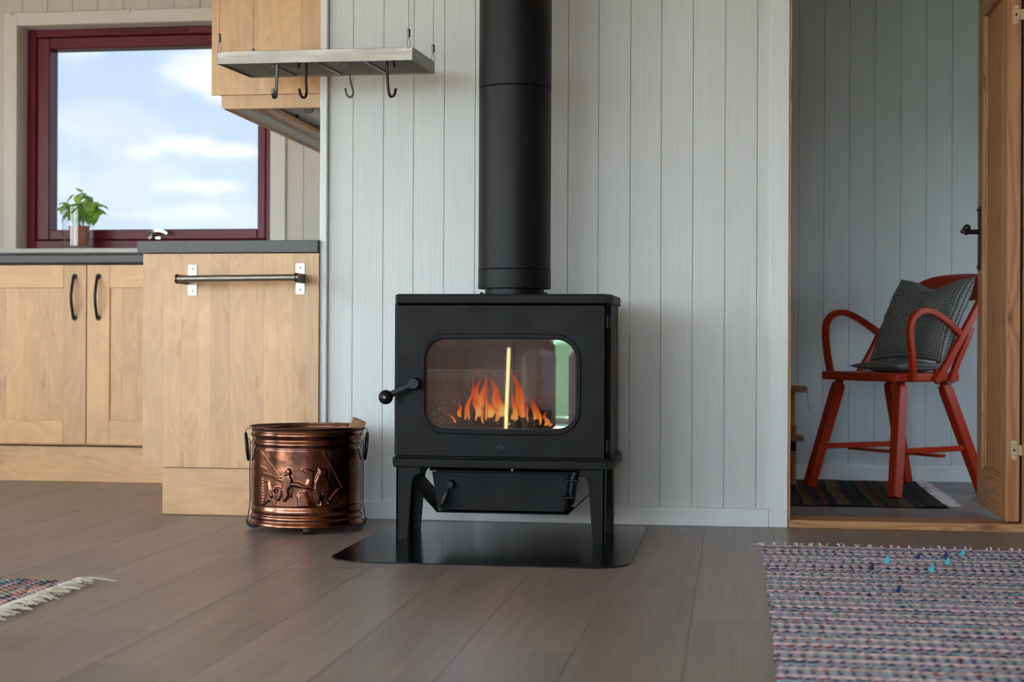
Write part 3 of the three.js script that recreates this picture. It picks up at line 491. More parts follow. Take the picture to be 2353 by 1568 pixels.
// ------------------------------------------------------------ hearth plate, stove, flue
{
  const o = [], x0 = -1.046, x1 = -0.259, zb = -4.685, zf = -3.815, r = 0.105;
  o.push([x0, -zb], [x1, -zb]); for (let i = 0; i <= 12; i++) { const a = -i * 7.5 * DEG; o.push([x1 - r + r * Math.cos(a), -zf + r + r * Math.sin(a)]); } for (let i = 0; i <= 12; i++) { const a = (-90 - i * 7.5) * DEG; o.push([x0 + r + r * Math.cos(a), -zf + r + r * Math.sin(a)]); }
  const g = ext(shape(o), 0.0035, 0.0008); g.rotateX(-Math.PI / 2);
  const t = thing('hearth_plate', 'black steel floor plate with rounded front corners under the stove', 'hearth plate');
  part(t, 'steel_sheet', g, M.plate);
}
const SX = -0.653, SZ = -4.42, SY = 0.0035;
{
  const s = thing('wood_stove', 'black cast iron wood stove with a wide glass door, on a steel floor plate', 'stove', [SX, SY, SZ]);
  const zf = 0.165, Y = (y) => y - SY;
  const plan = (hw, hwb, zfront, zc, zback, c) => shape([[-hw, -zfront], [hw, -zfront], [hwb, -zc], [hwb, -zback], [-hwb, -zback], [-hwb, -zc]]);
  const slab = (hw, hwb, zfr, zc, zback, y0, y1, bev) => { const g = ext(plan(hw, hwb, zfr, zc, zback), y1 - y0, bev); g.rotateX(-Math.PI / 2); return g.translate(0, y0, 0); };
  part(s, 'top_plate', slab(0.2975, 0.314, 0.168, 0.115, -0.19, Y(0.677), Y(0.7045), 0.004), M.iron);
  part(s, 'base_plate', merge([slab(0.304, 0.32, 0.172, 0.115, -0.19, Y(0.2105), Y(0.236), 0.004), slab(0.3, 0.315, 0.152, 0.1, -0.185, Y(0.236), Y(0.2415), 0.001)]), M.iron);
  // hollow body
  const W = 0.307, zi = 0.148;
  part(s, 'body_side', merge([span(-W, -W + 0.008, Y(0.242), Y(0.677), -0.18, 0.125, 0.001), bar([-W + 0.004, Y(0.242), 0.13], [-W + 0.004, Y(0.677), 0.13], 0.014, 0.012, [1, 0, 0.6])]), M.iron);
  part(s, 'body_side', merge([span(W - 0.008, W, Y(0.242), Y(0.677), -0.18, 0.125, 0.001), bar([W - 0.004, Y(0.242), 0.13], [W - 0.004, Y(0.677), 0.13], 0.014, 0.012, [1, 0, -0.6])]), M.iron);
  part(s, 'body_back', span(-W, W, Y(0.242), Y(0.677), -0.188, -0.18, 0.001), M.iron);
  // door with its glass
  const door = shape([[-0.2965, Y(0.243)], [0.2965, Y(0.243)], [0.2965, Y(0.6725)], [-0.2965, Y(0.6725)]]);
  const inner = barrel(-0.2135, 0.213, Y(0.3255), Y(0.5735), 0.05, 0.002, 0.004), outer = barrel(-0.2285, 0.2285, Y(0.309), Y(0.589), 0.066, 0.002, 0.004);
  door.holes.push(pathOf(barrel(-0.222, 0.222, Y(0.316), Y(0.582), 0.06, 0.002, 0.004)));
  const d = part(s, 'door', ext(door, 0.016, 0.0015, zi + 0.001), M.iron);
  const rs = shape(outer); rs.holes.push(pathOf(inner));
  part(d, 'glass_frame', ext(rs, 0.017, 0.0035, zi + 0.0035, 3), M.iron);
  part(d, 'glass', ext(shape(barrel(-0.22, 0.22, Y(0.318), Y(0.58), 0.055, 0.002, 0.004)), 0.003, 0, zi - 0.002), M.stoveGlass, 'heat glass with flecks of ash');
  { const r = mulberry(77), gs = []; for (let i = 0; i < 190; i++) { const low = r() < 0.55, x = -0.2 + 0.4 * r(), y = low ? 0.335 + 0.07 * Math.pow(r(), 1.5) : 0.35 + 0.2 * r(), q = (low ? 0.0007 : 0.0006) * (0.5 + r()); gs.push(new THREE.CircleGeometry(q, 6).scale(1, 0.6 + r(), 1).rotateZ(r() * 6).translate(x, Y(y), zi + 0.0016)); }
    gs.push(new THREE.CircleGeometry(0.004, 9).scale(0.5, 1.5, 1).rotateZ(-0.4).translate(0.022, Y(0.333), zi + 0.0017), new THREE.CircleGeometry(0.003, 9).scale(0.5, 1, 1).rotateZ(0.5).translate(0.027, Y(0.337), zi + 0.0017));
    const f = part(d, 'ash_flecks', merge(gs), M.fleck, 'pale ash flecks on the glass'); f.userData.kind = 'stuff'; }
  // the emblem and lettering cast into the door
  const font = await new FontLoader().loadAsync('fonts/droid/droid_sans_bold.typeface.json');
  const tg = new TextGeometry('JØTUL', { font, size: 0.0105, depth: 0.003, curveSegments: 4, bevelEnabled: true, bevelThickness: 0.0004, bevelSize: 0.0003, bevelSegments: 1 });
  tg.computeBoundingBox(); tg.scale(0.0475 / (tg.boundingBox.max.x - tg.boundingBox.min.x), 1, 1); tg.computeBoundingBox(); tg.translate(-(tg.boundingBox.max.x + tg.boundingBox.min.x) / 2 + 0.001, Y(0.2505), zf);
  part(d, 'lettering', tg, M.ironSmooth, 'raised maker lettering');
  const em = [[[-0.014, 0.2685], [-0.006, 0.270], [-0.002, 0.266], [0.001, 0.2675], [0.004, 0.270], [0.007, 0.266], [0.0135, 0.2665], [0.0165, 0.272], [0.0145, 0.277], [0.0105, 0.275], [0.0085, 0.28], [0.0045, 0.2845], [0, 0.2865], [-0.0025, 0.282], [0.002, 0.279], [-0.005, 0.276], [-0.009, 0.279], [-0.0125, 0.274]]];
  part(d, 'emblem', merge(em.map((e) => ext(shape(e.map(([x, y]) => [x + 0.001, Y(y)])), 0.0034, 0.0006, zf - 0.0006))), M.ironSmooth, 'raised cast emblem');
  // handle
  const h = part(s, 'handle', merge([cyl([-0.241, Y(0.45), zf], [-0.241, Y(0.45), zf + 0.045], 0.0165, 0.0145, 28), bar([-0.241, Y(0.45), zf + 0.034], [-0.318, Y(0.4125), zf + 0.038], 0.011, 0.019, [0, 0, 1], (t) => 1 - 0.12 * Math.sin(t * 3.1))]), M.ironSmooth);
  part(h, 'knob', merge([ball(-0.32, Y(0.411), zf + 0.042, 0.0205, 28)]), M.ironSmooth); part(h, 'screw', cyl([-0.3195, Y(0.411), zf + 0.06], [-0.3195, Y(0.411), zf + 0.0632], 0.0042, 0.0036), M.chrome);
  for (const y of [0.627, 0.278]) part(s, 'hinge', merge([cyl([0.303, Y(y - 0.017), 0.146], [0.303, Y(y - 0.001), 0.146], 0.0085), cyl([0.303, Y(y + 0.001), 0.146], [0.303, Y(y + 0.017), 0.146], 0.0085), cyl([0.303, Y(y - 0.001), 0.146], [0.303, Y(y + 0.001), 0.146], 0.0075)]), M.ironSmooth);
  // legs: bent sheet, tapering downwards
  const leg = (x, z, sx, sz, top) => {
    const f = shape([[0, 0], [sx * 0.033, 0], [sx * 0.043, 0.13], [sx * 0.046, 0.165], [sx * 0.05, 0.178], [sx * 0.058, 0.186], [sx * 0.07, 0.189], [sx * 0.07, top], [0, top]]), g = ext(f, 0.006, 0.001, sz > 0 ? -0.006 : 0);
    const q = shape([[0, 0], [0.036, 0], [0.075, top], [0, top]]), e = ext(q, 0.006, 0.001); e.rotateY(sz > 0 ? Math.PI / 2 : -Math.PI / 2); if (sz < 0) e.translate(sx > 0 ? 0.006 : 0, 0, 0); else e.translate(sx > 0 ? 0 : -0.006, 0, 0);
    return merge([g, e]).translate(x, 0, z);
  };
  const top = Y(0.2105);
  part(s, 'leg', leg(-0.298, zf, 1, 1, top), M.iron); part(s, 'leg', leg(0.298, zf, -1, 1, top), M.iron);
  part(s, 'leg', leg(-0.31, -0.085, 1, -1, top), M.iron); part(s, 'leg', leg(0.305, -0.085, -1, -1, top), M.iron);
  // ash box and heat shield below
  const as = shape([[-0.2045, Y(0.194)], [0.193, Y(0.194)], [0.1795, Y(0.085)], [-0.1875, Y(0.085)]]);
  part(s, 'ash_box', merge([ext(as, 0.012, 0.0015, 0.1), ext(shape([[-0.196, Y(0.205)], [0.2, Y(0.205)], [0.187, Y(0.089)], [-0.18, Y(0.089)]]), 0.2, 0.002, -0.1)]), M.iron);
  part(s, 'ash_box_frame', span(-0.215, 0.225, Y(0.196), top, -0.12, 0.1, 0.002), M.iron);
  part(s, 'heat_shield', merge([bar([-0.275, Y(0.172), 0.02], [-0.187, Y(0.078), 0.02], 0.2, 0.003, [0, 0, 1]), bar([-0.188, Y(0.079), 0.02], [0.19, Y(0.079), 0.02], 0.2, 0.003, [0, 0, 1]), bar([0.189, Y(0.078), 0.02], [0.255, Y(0.14), 0.02], 0.2, 0.003, [0, 0, 1])]), M.iron);
  const ah = part(s, 'ash_box_handle', merge([cyl([-0.147, Y(0.16), 0.11], [-0.147, Y(0.16), 0.14], 0.012, 0.009), cyl([-0.147, Y(0.16), 0.134], [-0.156, Y(0.14), 0.14], 0.005), lathe([[0.0001, 0], [0.0065, 0.002], [0.0085, 0.02], [0.0095, 0.04], [0.006, 0.054], [0.0001, 0.056]], 20).rotateZ(Math.PI - 0.36).translate(-0.152, Y(0.146), 0.142)]), M.ironSmooth);
  part(ah, 'screw', cyl([-0.173, Y(0.091), 0.143], [-0.1735, Y(0.0895), 0.152], 0.003), M.chrome);
  part(s, 'latch', merge([span(0.18, 0.222, Y(0.174), Y(0.181), 0.112, 0.135, 0.002), span(0.175, 0.21, Y(0.125), Y(0.132), 0.112, 0.135, 0.002), cyl([0.2, Y(0.14), 0.126], [0.204, Y(0.176), 0.126], 0.0065), cyl([0.199, Y(0.13), 0.126], [0.2, Y(0.14), 0.126], 0.0035), cyl([0.204, Y(0.18), 0.126], [0.214, Y(0.2), 0.126], 0.011, 0.012)]), M.ironSmooth);
  part(s, 'screw', cyl([0.029, Y(0.2035), 0.1], [0.029, Y(0.2035), 0.115], 0.004), M.steelDark);
  // fire chamber lining
  const lin = (n, g) => part(s, n, g, M.brick);
  lin('fire_brick', span(-0.16, -0.001, Y(0.31), Y(0.6), -0.15, -0.12, 0.002)); lin('fire_brick', span(0.001, 0.16, Y(0.31), Y(0.6), -0.15, -0.12, 0.002));
  lin('fire_brick', bar([-0.235, Y(0.455), 0.11], [-0.165, Y(0.455), -0.125], 0.29, 0.025, [0, 1, 0])); lin('fire_brick', bar([0.235, Y(0.455), 0.11], [0.165, Y(0.455), -0.125], 0.29, 0.025, [0, 1, 0]));
  lin('baffle', bar([0, Y(0.585), 0.1], [0, Y(0.61), -0.12], 0.46, 0.02, [1, 0, 0]));
  part(s, 'grate', span(-0.26, 0.26, Y(0.29), Y(0.312), -0.15, 0.14, 0.003), M.iron);
  part(s, 'ash_bed', (() => { const g = new THREE.PlaneGeometry(0.42, 0.24, 60, 36); g.rotateX(-Math.PI / 2); const p = g.attributes.position; for (let i = 0; i < p.count; i++) { const x = p.getX(i), z = p.getZ(i); p.setY(i, 0.016 * fbm((x + 1) * 22, (z + 1) * 22, 100, 100, 5, 4) * (1 - Math.pow(Math.abs(x) / 0.215, 4)) ); } g.computeVertexNormals(); return g.translate(0, Y(0.311), 0.0); })(), M.ash);
}
{
  const p = thing('flue_pipe', 'wide black steel flue pipe rising from the stove to the ceiling', 'stove pipe', [-0.648, 0, -4.5]);
  const R = 0.1078, rim = (y0, y1, r) => lathe([[r - 0.004, y0], [r - 0.0008, y0 + 0.0004], [r, y0 + 0.0016], [r, y1 - 0.0016], [r - 0.0008, y1 - 0.0004], [r - 0.004, y1]], 96);
  part(p, 'collar', merge([lathe([[0.088, 0.7035], [0.088, 0.728]], 64), cyl([-0.09, 0.712, 0.02], [-0.1, 0.712, 0.022], 0.004), cyl([0.09, 0.712, 0.02], [0.1, 0.712, 0.022], 0.004)]), M.ironSmooth);
  part(p, 'base_ring', merge([rim(0.7265, 0.783, R + 0.0008), lathe([[0.08, 0.7275], [R - 0.003, 0.7275]], 64)]), M.pipe); part(p, 'pipe_section', rim(0.7835, 1.3215, R), M.pipe); part(p, 'pipe_section', rim(1.3228, CEIL - 0.001, R + 0.0004), M.pipe);
}
// the fire: logs, glowing tongues of flame, sparks
{
  const G = [SX, 0.318, SZ];
  const logs = ['charred log lying along the back of the fire', 'charred log lying across the front of the fire', 'short charred log leaning in the middle of the fire'];
  [[-0.11, 0.02, -0.05, 0.12, 0.024, -0.07, 0.026], [-0.09, 0.012, 0.0, 0.1, 0.012, 0.03, 0.021], [-0.03, 0.02, 0.02, 0.05, 0.055, -0.06, 0.018]].forEach(([a, b, c, d, e, f, r], i) => {
    const o = thing('burning_log', logs[i], 'log', G, 0, 'logs in the stove'), g = cyl([a, b, c], [d, e, f], r, r * 0.92, 24); part(o, 'wood', g, M.char);
  });
  const fire = thing('fire', 'orange flames burning behind the stove glass', 'fire', G);
  const fm = new THREE.MeshBasicMaterial({ vertexColors: true, transparent: true, side: THREE.DoubleSide });
  // one tongue: a flattened tapering body along a curved spine; the colours are those of the flame itself
  const tongue = (pts, w, hot) => {
    const cv = new THREE.CatmullRomCurve3(pts.map((p) => V3(...p))), n = 22, K = 9, pos = [], col = [], idx = [];
    for (let i = 0; i <= n; i++) {
      const t = i / n, p = cv.getPointAt(t), r = w * Math.pow(Math.sin(Math.PI * Math.pow(clamp(t * 0.97 + 0.03), 0.55)), 0.85) + 0.0002;
      for (let j = 0; j < K; j++) { const a = (j / K) * 2 * Math.PI; pos.push(p.x + r * Math.cos(a), p.y, p.z + r * 0.45 * Math.sin(a));
        const edge = 0.5 + 0.5 * Math.abs(Math.sin(a)), k = clamp(hot * edge * (1 - sstep(0.15, 0.85, t))); col.push(lerp(0.85, 1.35, k), lerp(0.09, 0.75, k * k), lerp(0.012, 0.2, k * k * k), lerp(0.92, 0.3, sstep(0.35, 1, t)) * sstep(0, 0.1, t)); }
    }
    for (let i = 0; i < n; i++) for (let j = 0; j < K; j++) { const a = i * K + j, b = i * K + (j + 1) % K; idx.push(a, a + K, b, b, a + K, b + K); }
    const g = new THREE.BufferGeometry(); g.setAttribute('position', new THREE.Float32BufferAttribute(pos, 3)); g.setAttribute('color', new THREE.Float32BufferAttribute(col, 4)); g.setIndex(idx); g.computeVertexNormals(); return g;
  };
  // x, foot, height, lean, width, heat
  const F = [[-0.152, 0.012, 0.028, -0.022, 0.004, 0.6], [-0.135, 0.03, 0.045, -0.004, 0.0062, 0.75], [-0.119, 0.022, 0.06, 0.004, 0.0035, 0.6], [-0.106, 0.02, 0.135, 0.008, 0.0055, 0.55], [-0.094, 0.06, 0.085, 0.012, 0.009, 0.5], [-0.092, 0.018, 0.09, -0.004, 0.004, 0.8], [-0.083, 0.03, 0.075, -0.012, 0.0105, 0.95], [-0.07, 0.055, 0.1, 0.01, 0.009, 0.7], [-0.066, 0.012, 0.06, -0.008, 0.0035, 0.8], [-0.058, 0.02, 0.115, 0.004, 0.0042, 0.75], [-0.046, 0.028, 0.075, -0.018, 0.0115, 1], [-0.03, 0.016, 0.085, -0.034, 0.007, 0.75], [-0.026, 0.05, 0.095, -0.014, 0.012, 0.6], [-0.012, 0.032, 0.082, -0.012, 0.0135, 1], [0.002, 0.014, 0.075, -0.018, 0.005, 0.8], [0.02, 0.014, 0.062, 0.001, 0.0055, 0.9], [0.026, 0.018, 0.09, -0.008, 0.0085, 0.85], [0.04, 0.05, 0.115, -0.022, 0.0085, 0.6], [0.05, 0.03, 0.135, -0.024, 0.0095, 0.6], [0.047, 0.03, 0.05, -0.006, 0.0095, 1], [0.066, 0.018, 0.07, -0.01, 0.0028, 0.55], [0.084, 0.018, 0.07, -0.008, 0.0068, 0.75], [0.098, 0.008, 0.085, -0.018, 0.0055, 0.75], [0.118, 0.008, 0.045, 0.0, 0.0078, 0.75], [0.128, 0.006, 0.026, -0.008, 0.0045, 0.65]];
  for (const [x, y, h, lean, w, hot] of F) {
    const z = 0.045 + rr(-0.02, 0.015), wv = rr(-0.006, 0.006);
    const g = part(fire, 'flame', tongue([[x, y, z], [x + wv, y + h * 0.3, z], [x + lean * 0.6 - wv, y + h * 0.65, z - 0.004], [x + lean * 1.4 + wv * 0.6, y + h, z - 0.008]], w, hot), fm); g.castShadow = false;
  }
  const sm = new THREE.MeshBasicMaterial({ color: C(1, 0.2, 0.05) });
  for (const [x, y, a, l] of [[-0.083, 0.167, 0.5, 0.02], [0.098, 0.15, 1.2, 0.012], [0.072, 0.155, -0.4, 0.009], [-0.05, 0.2, 1.5, 0.006], [0.115, 0.08, 0.2, 0.009], [0.09, 0.19, 0.4, 0.006], [-0.03, 0.155, 1.4, 0.005]]) { const g = part(fire, 'flame_spark', cyl([x - Math.sin(a) * l / 2, y - Math.cos(a) * l / 2, 0.06], [x + Math.sin(a) * l / 2, y + Math.cos(a) * l / 2, 0.055], 0.0008, 0.0003, 6), sm); g.castShadow = false; }
  for (const x of [-0.07, 0.04]) { const l = new THREE.PointLight(C(1, 0.6, 0.36), 0.016); l.position.set(x, 0.07, 0.03); l.shadow.radius = 1.6; l.castShadow = true; l.name = 'firelight'; fire.add(l); }
}

// ------------------------------------------------------------ copper log bucket with embossed figures
{
  const b = thing('copper_bucket', 'round copper log bucket embossed with two figures, iron rings and scroll feet', 'bucket', [-1.281, 0, -4.49], 0.0);
  const prof = [[0.168, 0.0185], [0.1725, 0.019], [0.1728, 0.023], [0.170, 0.029], [0.1662, 0.034], [0.1665, 0.038], [0.1685, 0.042], [0.1672, 0.047], [0.1635, 0.051], [0.164, 0.055], [0.1668, 0.0605], [0.1668, 0.066], [0.1648, 0.072], [0.1635, 0.078], [0.165, 0.0795], [0.1658, 0.083], [0.1658, 0.245], [0.165, 0.2485], [0.1632, 0.25], [0.1638, 0.255], [0.167, 0.260], [0.1668, 0.265], [0.1632, 0.272], [0.1626, 0.276], [0.166, 0.282], [0.1685, 0.287], [0.168, 0.292], [0.1645, 0.2985], [0.166, 0.303], [0.1715, 0.3085]];
  // the relief: hammered silhouettes drawn flat, then raised from the sheet
  const cw = 640, ch = 320, cv = document.createElement('canvas'); cv.width = cw; cv.height = ch; const q = cv.getContext('2d');
  q.fillStyle = '#000'; q.fillRect(0, 0, cw, ch); q.lineCap = 'round';
  const X = (x) => (x - 330) / 920 * cw, Yc = (y) => (y - 490) / 600 * ch, poly = (pts, v) => { q.fillStyle = `rgb(${v},${v},${v})`; q.beginPath(); pts.forEach(([x, y], i) => (i ? q.lineTo(X(x), Yc(y)) : q.moveTo(X(x), Yc(y)))); q.closePath(); q.fill(); }, line = (pts, w, v) => { q.strokeStyle = `rgb(${v},${v},${v})`; q.lineWidth = w; q.beginPath(); pts.forEach(([x, y], i) => (i ? q.lineTo(X(x), Yc(y)) : q.moveTo(X(x), Yc(y)))); q.stroke(); };
  const disc = (x, y, r, v) => { q.fillStyle = `rgb(${v},${v},${v})`; q.beginPath(); q.arc(X(x), Yc(y), r, 0, 7); q.fill(); };
  line([[360, 505], [430, 590], [548, 745]], 5, 150); line([[1035, 500], [1130, 680], [1225, 880]], 6, 160);
  poly([[620, 745], [680, 735], [700, 800], [690, 860], [660, 900], [670, 960], [640, 1000], [610, 985], [600, 900], [605, 820], [560, 800], [540, 790], [555, 775], [600, 770]], 220); disc(665, 705, 17, 235);
  poly([[560, 890], [600, 880], [590, 950], [565, 1010], [540, 1000]], 180); poly([[640, 950], [660, 960], [625, 1020], [605, 1010]], 200);
  poly([[700, 820], [760, 815], [820, 850], [940, 870], [935, 890], [800, 870], [700, 850]], 170);
  poly([[800, 680], [850, 670], [920, 700], [930, 760], [910, 860], [850, 840], [870, 780], [840, 720]], 150);
  poly([[985, 665], [1010, 690], [1055, 680], [1065, 720], [1050, 760], [1080, 800], [1100, 900], [1095, 960], [1060, 985], [1030, 940], [1010, 1000], [1030, 1085], [990, 1080], [960, 1000], [930, 900], [940, 800], [965, 740], [980, 720]], 230);
  poly([[770, 930], [830, 920], [870, 1000], [900, 1080], [800, 1085], [765, 1060], [760, 990]], 190); line([[840, 920], [880, 1000], [930, 1060]], 7, 235); line([[760, 960], [765, 1060], [800, 1085]], 5, 225);
  line([[980, 1070], [1010, 960], [1000, 920]], 6, 120); line([[1100, 1000], [1160, 930], [1200, 890]], 7, 150); line([[1080, 1040], [1190, 1070]], 7, 130); line([[700, 830], [690, 970]], 4, 160);
  for (let i = 0; i < 9; i++) line([[365, 790 + i * 32], [385, 800 + i * 32]], 5, 160);
  line([[360, 740], [440, 750], [520, 775], [560, 790]], 8, 170); poly([[400, 830], [440, 810], [450, 900], [430, 980], [400, 1070], [430, 1040], [470, 1000], [500, 960], [470, 900], [455, 810]], 150); line([[500, 910], [530, 880], [590, 885]], 7, 190); line([[520, 1060], [540, 960]], 7, 150); line([[400, 1060], [470, 1000], [540, 1080]], 6, 160); line([[360, 660], [420, 690]], 6, 120);
  const im = q.getImageData(0, 0, cw, ch).data; let A = new Float32Array(cw * ch); for (let i = 0; i < A.length; i++) A[i] = im[i * 4] / 255;
  for (let k = 0; k < 2; k++) { const B = new Float32Array(A.length); for (let y = 0; y < ch; y++) for (let x = 0; x < cw; x++) { let s = 0, n = 0; for (let dy = -2; dy <= 2; dy++) for (let dx = -2; dx <= 2; dx++) { const xx = x + dx, yy = y + dy; if (xx >= 0 && yy >= 0 && xx < cw && yy < ch) { s += A[yy * cw + xx]; n++; } } B[y * cw + x] = s / n; } A = B; }
  const relief = (a, y) => {                                          // a = angle from the front, y = height in metres
    const zx = 855 + Math.sin(a) * 166 * 3.63, zy = 255 + (0.310 - y) / 4.63 * 3500 * 4.75; if (Math.abs(a) > 1.45) return 0;
    const x = clamp((zx - 330) / 920, 0, 0.999) * (cw - 1), v = clamp((zy - 490) / 600, 0, 0.999) * (ch - 1), x0 = x | 0, y0 = v | 0, fx = x - x0, fy = v - y0;
    return lerp(lerp(A[y0 * cw + x0], A[y0 * cw + x0 + 1], fx), lerp(A[(y0 + 1) * cw + x0], A[(y0 + 1) * cw + x0 + 1], fx), fy);
  };
  const pts = []; for (let i = 0; i < prof.length - 1; i++) { const [r0, y0] = prof[i], [r1, y1] = prof[i + 1], n = y1 - y0 > 0.05 ? 110 : 2; for (let k = 0; k < n; k++) pts.push([lerp(r0, r1, k / n), lerp(y0, y1, k / n)]); } pts.push(prof[prof.length - 1]);
  const N = 420, g = lathe(pts, N), p = g.attributes.position, u = g.attributes.uv, faceA = Math.atan2(1.281, 4.49);
  for (let i = 0; i < p.count; i++) {
    const x = p.getX(i), y = p.getY(i), z = p.getZ(i), r = Math.hypot(x, z); let a = Math.atan2(x, z) - faceA; a = Math.atan2(Math.sin(a), Math.cos(a));
    let k = 0.0012 * (fbm((a + 4) * 3, y * 30, 1000, 1000, 33, 3) - 0.5); if (y > 0.084 && y < 0.246) k += 0.0078 * relief(a, y); const f = (r + k) / r;
    p.setX(i, x * f); p.setZ(i, z * f); u.setXY(i, a / 3.1416, y * 2.2);
  }
  g.computeVertexNormals();
  part(b, 'body', g, M.copper);
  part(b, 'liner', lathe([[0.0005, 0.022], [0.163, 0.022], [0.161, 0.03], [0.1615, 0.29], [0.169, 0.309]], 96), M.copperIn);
  const rim = new THREE.TorusGeometry(0.1715, 0.0026, 10, 160); rim.rotateX(Math.PI / 2); const rp = rim.attributes.position; for (let i = 0; i < rp.count; i++) rp.setY(i, rp.getY(i) + 0.0009 * Math.sin(3 * Math.atan2(rp.getX(i), rp.getZ(i))) ); rim.computeVertexNormals();
  part(b, 'rim', rim.translate(0, 0.3095, 0), M.copper);
  const side = faceA;                                                  // rings sit at the two sides, feet at the sides, front and back
  for (const s of [-1, 1]) {
    const a = side + s * Math.PI / 2, dx = Math.sin(a), dz = Math.cos(a), tx = Math.cos(a), tz = -Math.sin(a), at = (o, y, t = 0) => [dx * o + tx * t, y, dz * o + tz * t];
    const loop = []; for (let i = 0; i < 16; i++) { const k = i / 16 * 2 * Math.PI; loop.push(at(0.1795 + 0.004 * Math.cos(k), 0.249 + 0.040 * Math.cos(k), 0.036 * Math.sin(k))); }
    const ring = part(b, 'ring_handle', tube(loop, 0.0042, 64, 8, true), M.black, 'black iron ring');
    part(ring, 'lug', sweep([at(0.171, 0.27), at(0.178, 0.276), at(0.1835, 0.289), at(0.1815, 0.3), at(0.176, 0.3045), at(0.171, 0.3)], 0.011, 0.0022, [tx, 0, tz], 30), M.copper);
    part(b, 'strap', sweep([at(0.1715, 0.268), at(0.1695, 0.25), at(0.1705, 0.16), at(0.1695, 0.085), at(0.1725, 0.06), at(0.176, 0.035)], 0.014, 0.003, [tx, 0, tz], 30), M.black);
  }
  for (let i = 0; i < 4; i++) {
    const a = side + i * Math.PI / 2, dx = Math.sin(a), dz = Math.cos(a), at = (o, y) => [dx * o, y, dz * o], R = 0.0215, c = 0.156, loop = [];
    if (i % 2) for (let k = 0; k <= 12; k++) { const t = (20 - k * 17) * DEG; loop.push(at(c + 0.023 * Math.cos(t), R + 0.003 + R * Math.sin(t) * 0.88)); } else for (let k = 0; k <= 12; k++) { const t = (80 - k * 22) * DEG; loop.push(at(0.157 + 0.013 * Math.cos(t), 0.0125 + 0.0095 * Math.sin(t))); }
    part(b, 'scroll_foot', sweep(loop, 0.02, 0.006, [Math.cos(a), 0, -Math.sin(a)], 40), M.black);
  }
}
{
  const L = [['split log end standing above the right rim of the copper bucket', [-1.185, 0.215, -4.575], 0.046, 0.05, 0.24, [0.15, 0.35, -0.42]], ['split log leaning low inside the left of the copper bucket', [-1.34, 0.155, -4.5], 0.06, 0.05, 0.24, [0.1, 0.2, 0.3]], ['split log lying at the back of the copper bucket', [-1.27, 0.15, -4.56], 0.055, 0.06, 0.24, [-0.3, 0.9, 0.1]]];
  for (const [label, at, w, d, h, r] of L) {
    const o = thing('firewood_log', label, 'log', at, 0, 'firewood in the copper bucket'); o.rotation.set(...r);
    const s = shape([[-w / 2, -d / 2], [w * 0.42, -d * 0.46], [w / 2, d * 0.1], [w * 0.2, d / 2], [-w * 0.42, d * 0.36]]), g = ext(s, h, 0.0015, -h / 2); g.rotateX(-Math.PI / 2);
    part(o, 'wood', g, M.pineRaw);
  }
}

// ------------------------------------------------------------ rugs
const lin = (h) => { const c = new THREE.Color(h); return [c.r, c.g, c.b]; };
// a hand-woven rag rug: rows of weft run along local x, packed along local z; every thread row is its own ridge with floats over and under
function ragRug(o, name, w, len, pitch, stripes, amp, seed, opt = {}) {
  const rows = Math.round(len / pitch), nx = Math.round(w / 0.0045), pos = [], col = [], idx = [], r = mulberry(seed), K = 4; let base = 0;
  for (let i = 0; i < rows; i++) {
    const st = stripes(i, r), jog = opt.edge ? opt.edge * (r() - 0.5) : 0, L = w + jog, zoff = i * pitch;
    let c = st.c0 ?? st.a ?? st.c[0], run = 0, cell = -1, tone = 0.9 + 0.2 * r(), drift = r() * 50;
    for (let x = 0; x <= nx; x++) {
      const X = -L / 2 + L * x / nx, over = 0.5 + 0.5 * Math.sin(X / (opt.warp ?? 0.0115) * Math.PI + (i % 2) * Math.PI), wave = (opt.wave ?? 0.0015) * Math.sin(X * 9 + i * 0.05) + 0.0012 * (fbm(X * 40 + 50, i * 0.7, 4000, 4000, seed, 2) - 0.5), hgt = amp * (st.flat ? 0.95 + 0.1 * over : 0.35 + 0.65 * over) * (0.85 + 0.3 * r()), ce = Math.floor(X / (opt.warp ?? 0.0115) + drift);
      if (ce !== cell) { cell = ce; if (st.a) { const k = fbm(X * 5 + drift, i * 0.31, 4000, 4000, seed, 2) * 1.4 - 0.2, t = r(); c = st.p === 'alt' ? (ce % 2 ? (t < 0.12 ? st.a : t < 0.4 * k + 0.2 ? st.c : st.b) : t > 0.93 ? st.b : st.a) : t < st.q * k * 2 ? st.c : t < st.p * k * 2 ? st.b : st.a; } else if (--run < 0) { run = 1 + Math.floor(r() * (st.run ?? 5) / 2.5); c = pick2(st, r); } const f = tone * (0.92 + 0.16 * r()); c = [c[0] * f, c[1] * f, c[2] * f]; }
      for (let k = 0; k <= K; k++) {
        const t = k / K; pos.push(X, 0.0015 + hgt * Math.sin(Math.PI * t) * 1.0 + (opt.lift ? opt.lift(X, zoff) : 0), zoff + wave + (t - 0.5) * pitch * 1.12);
        const m = over < 0.16 ? lerp(1, 0.9, 0.5) : 1; const cc = over < 0.14 && st.warp ? st.warp : c; col.push(cc[0] * m, cc[1] * m, cc[2] * m);
      }
      if (x < nx) for (let k = 0; k < K; k++) { const a = base + x * (K + 1) + k, b = a + K + 1; idx.push(a, a + 1, b, a + 1, b + 1, b); }
    }
    base += (nx + 1) * (K + 1);
  }
  const g = new THREE.BufferGeometry(); g.setAttribute('position', new THREE.Float32BufferAttribute(pos, 3)); g.setAttribute('color', new THREE.Float32BufferAttribute(col, 3)); g.setIndex(idx); g.computeVertexNormals();
  return part(o, name, g, M.rug);
}
function pick2(st, r) { return st.c[Math.floor(r() * st.c.length)]; }
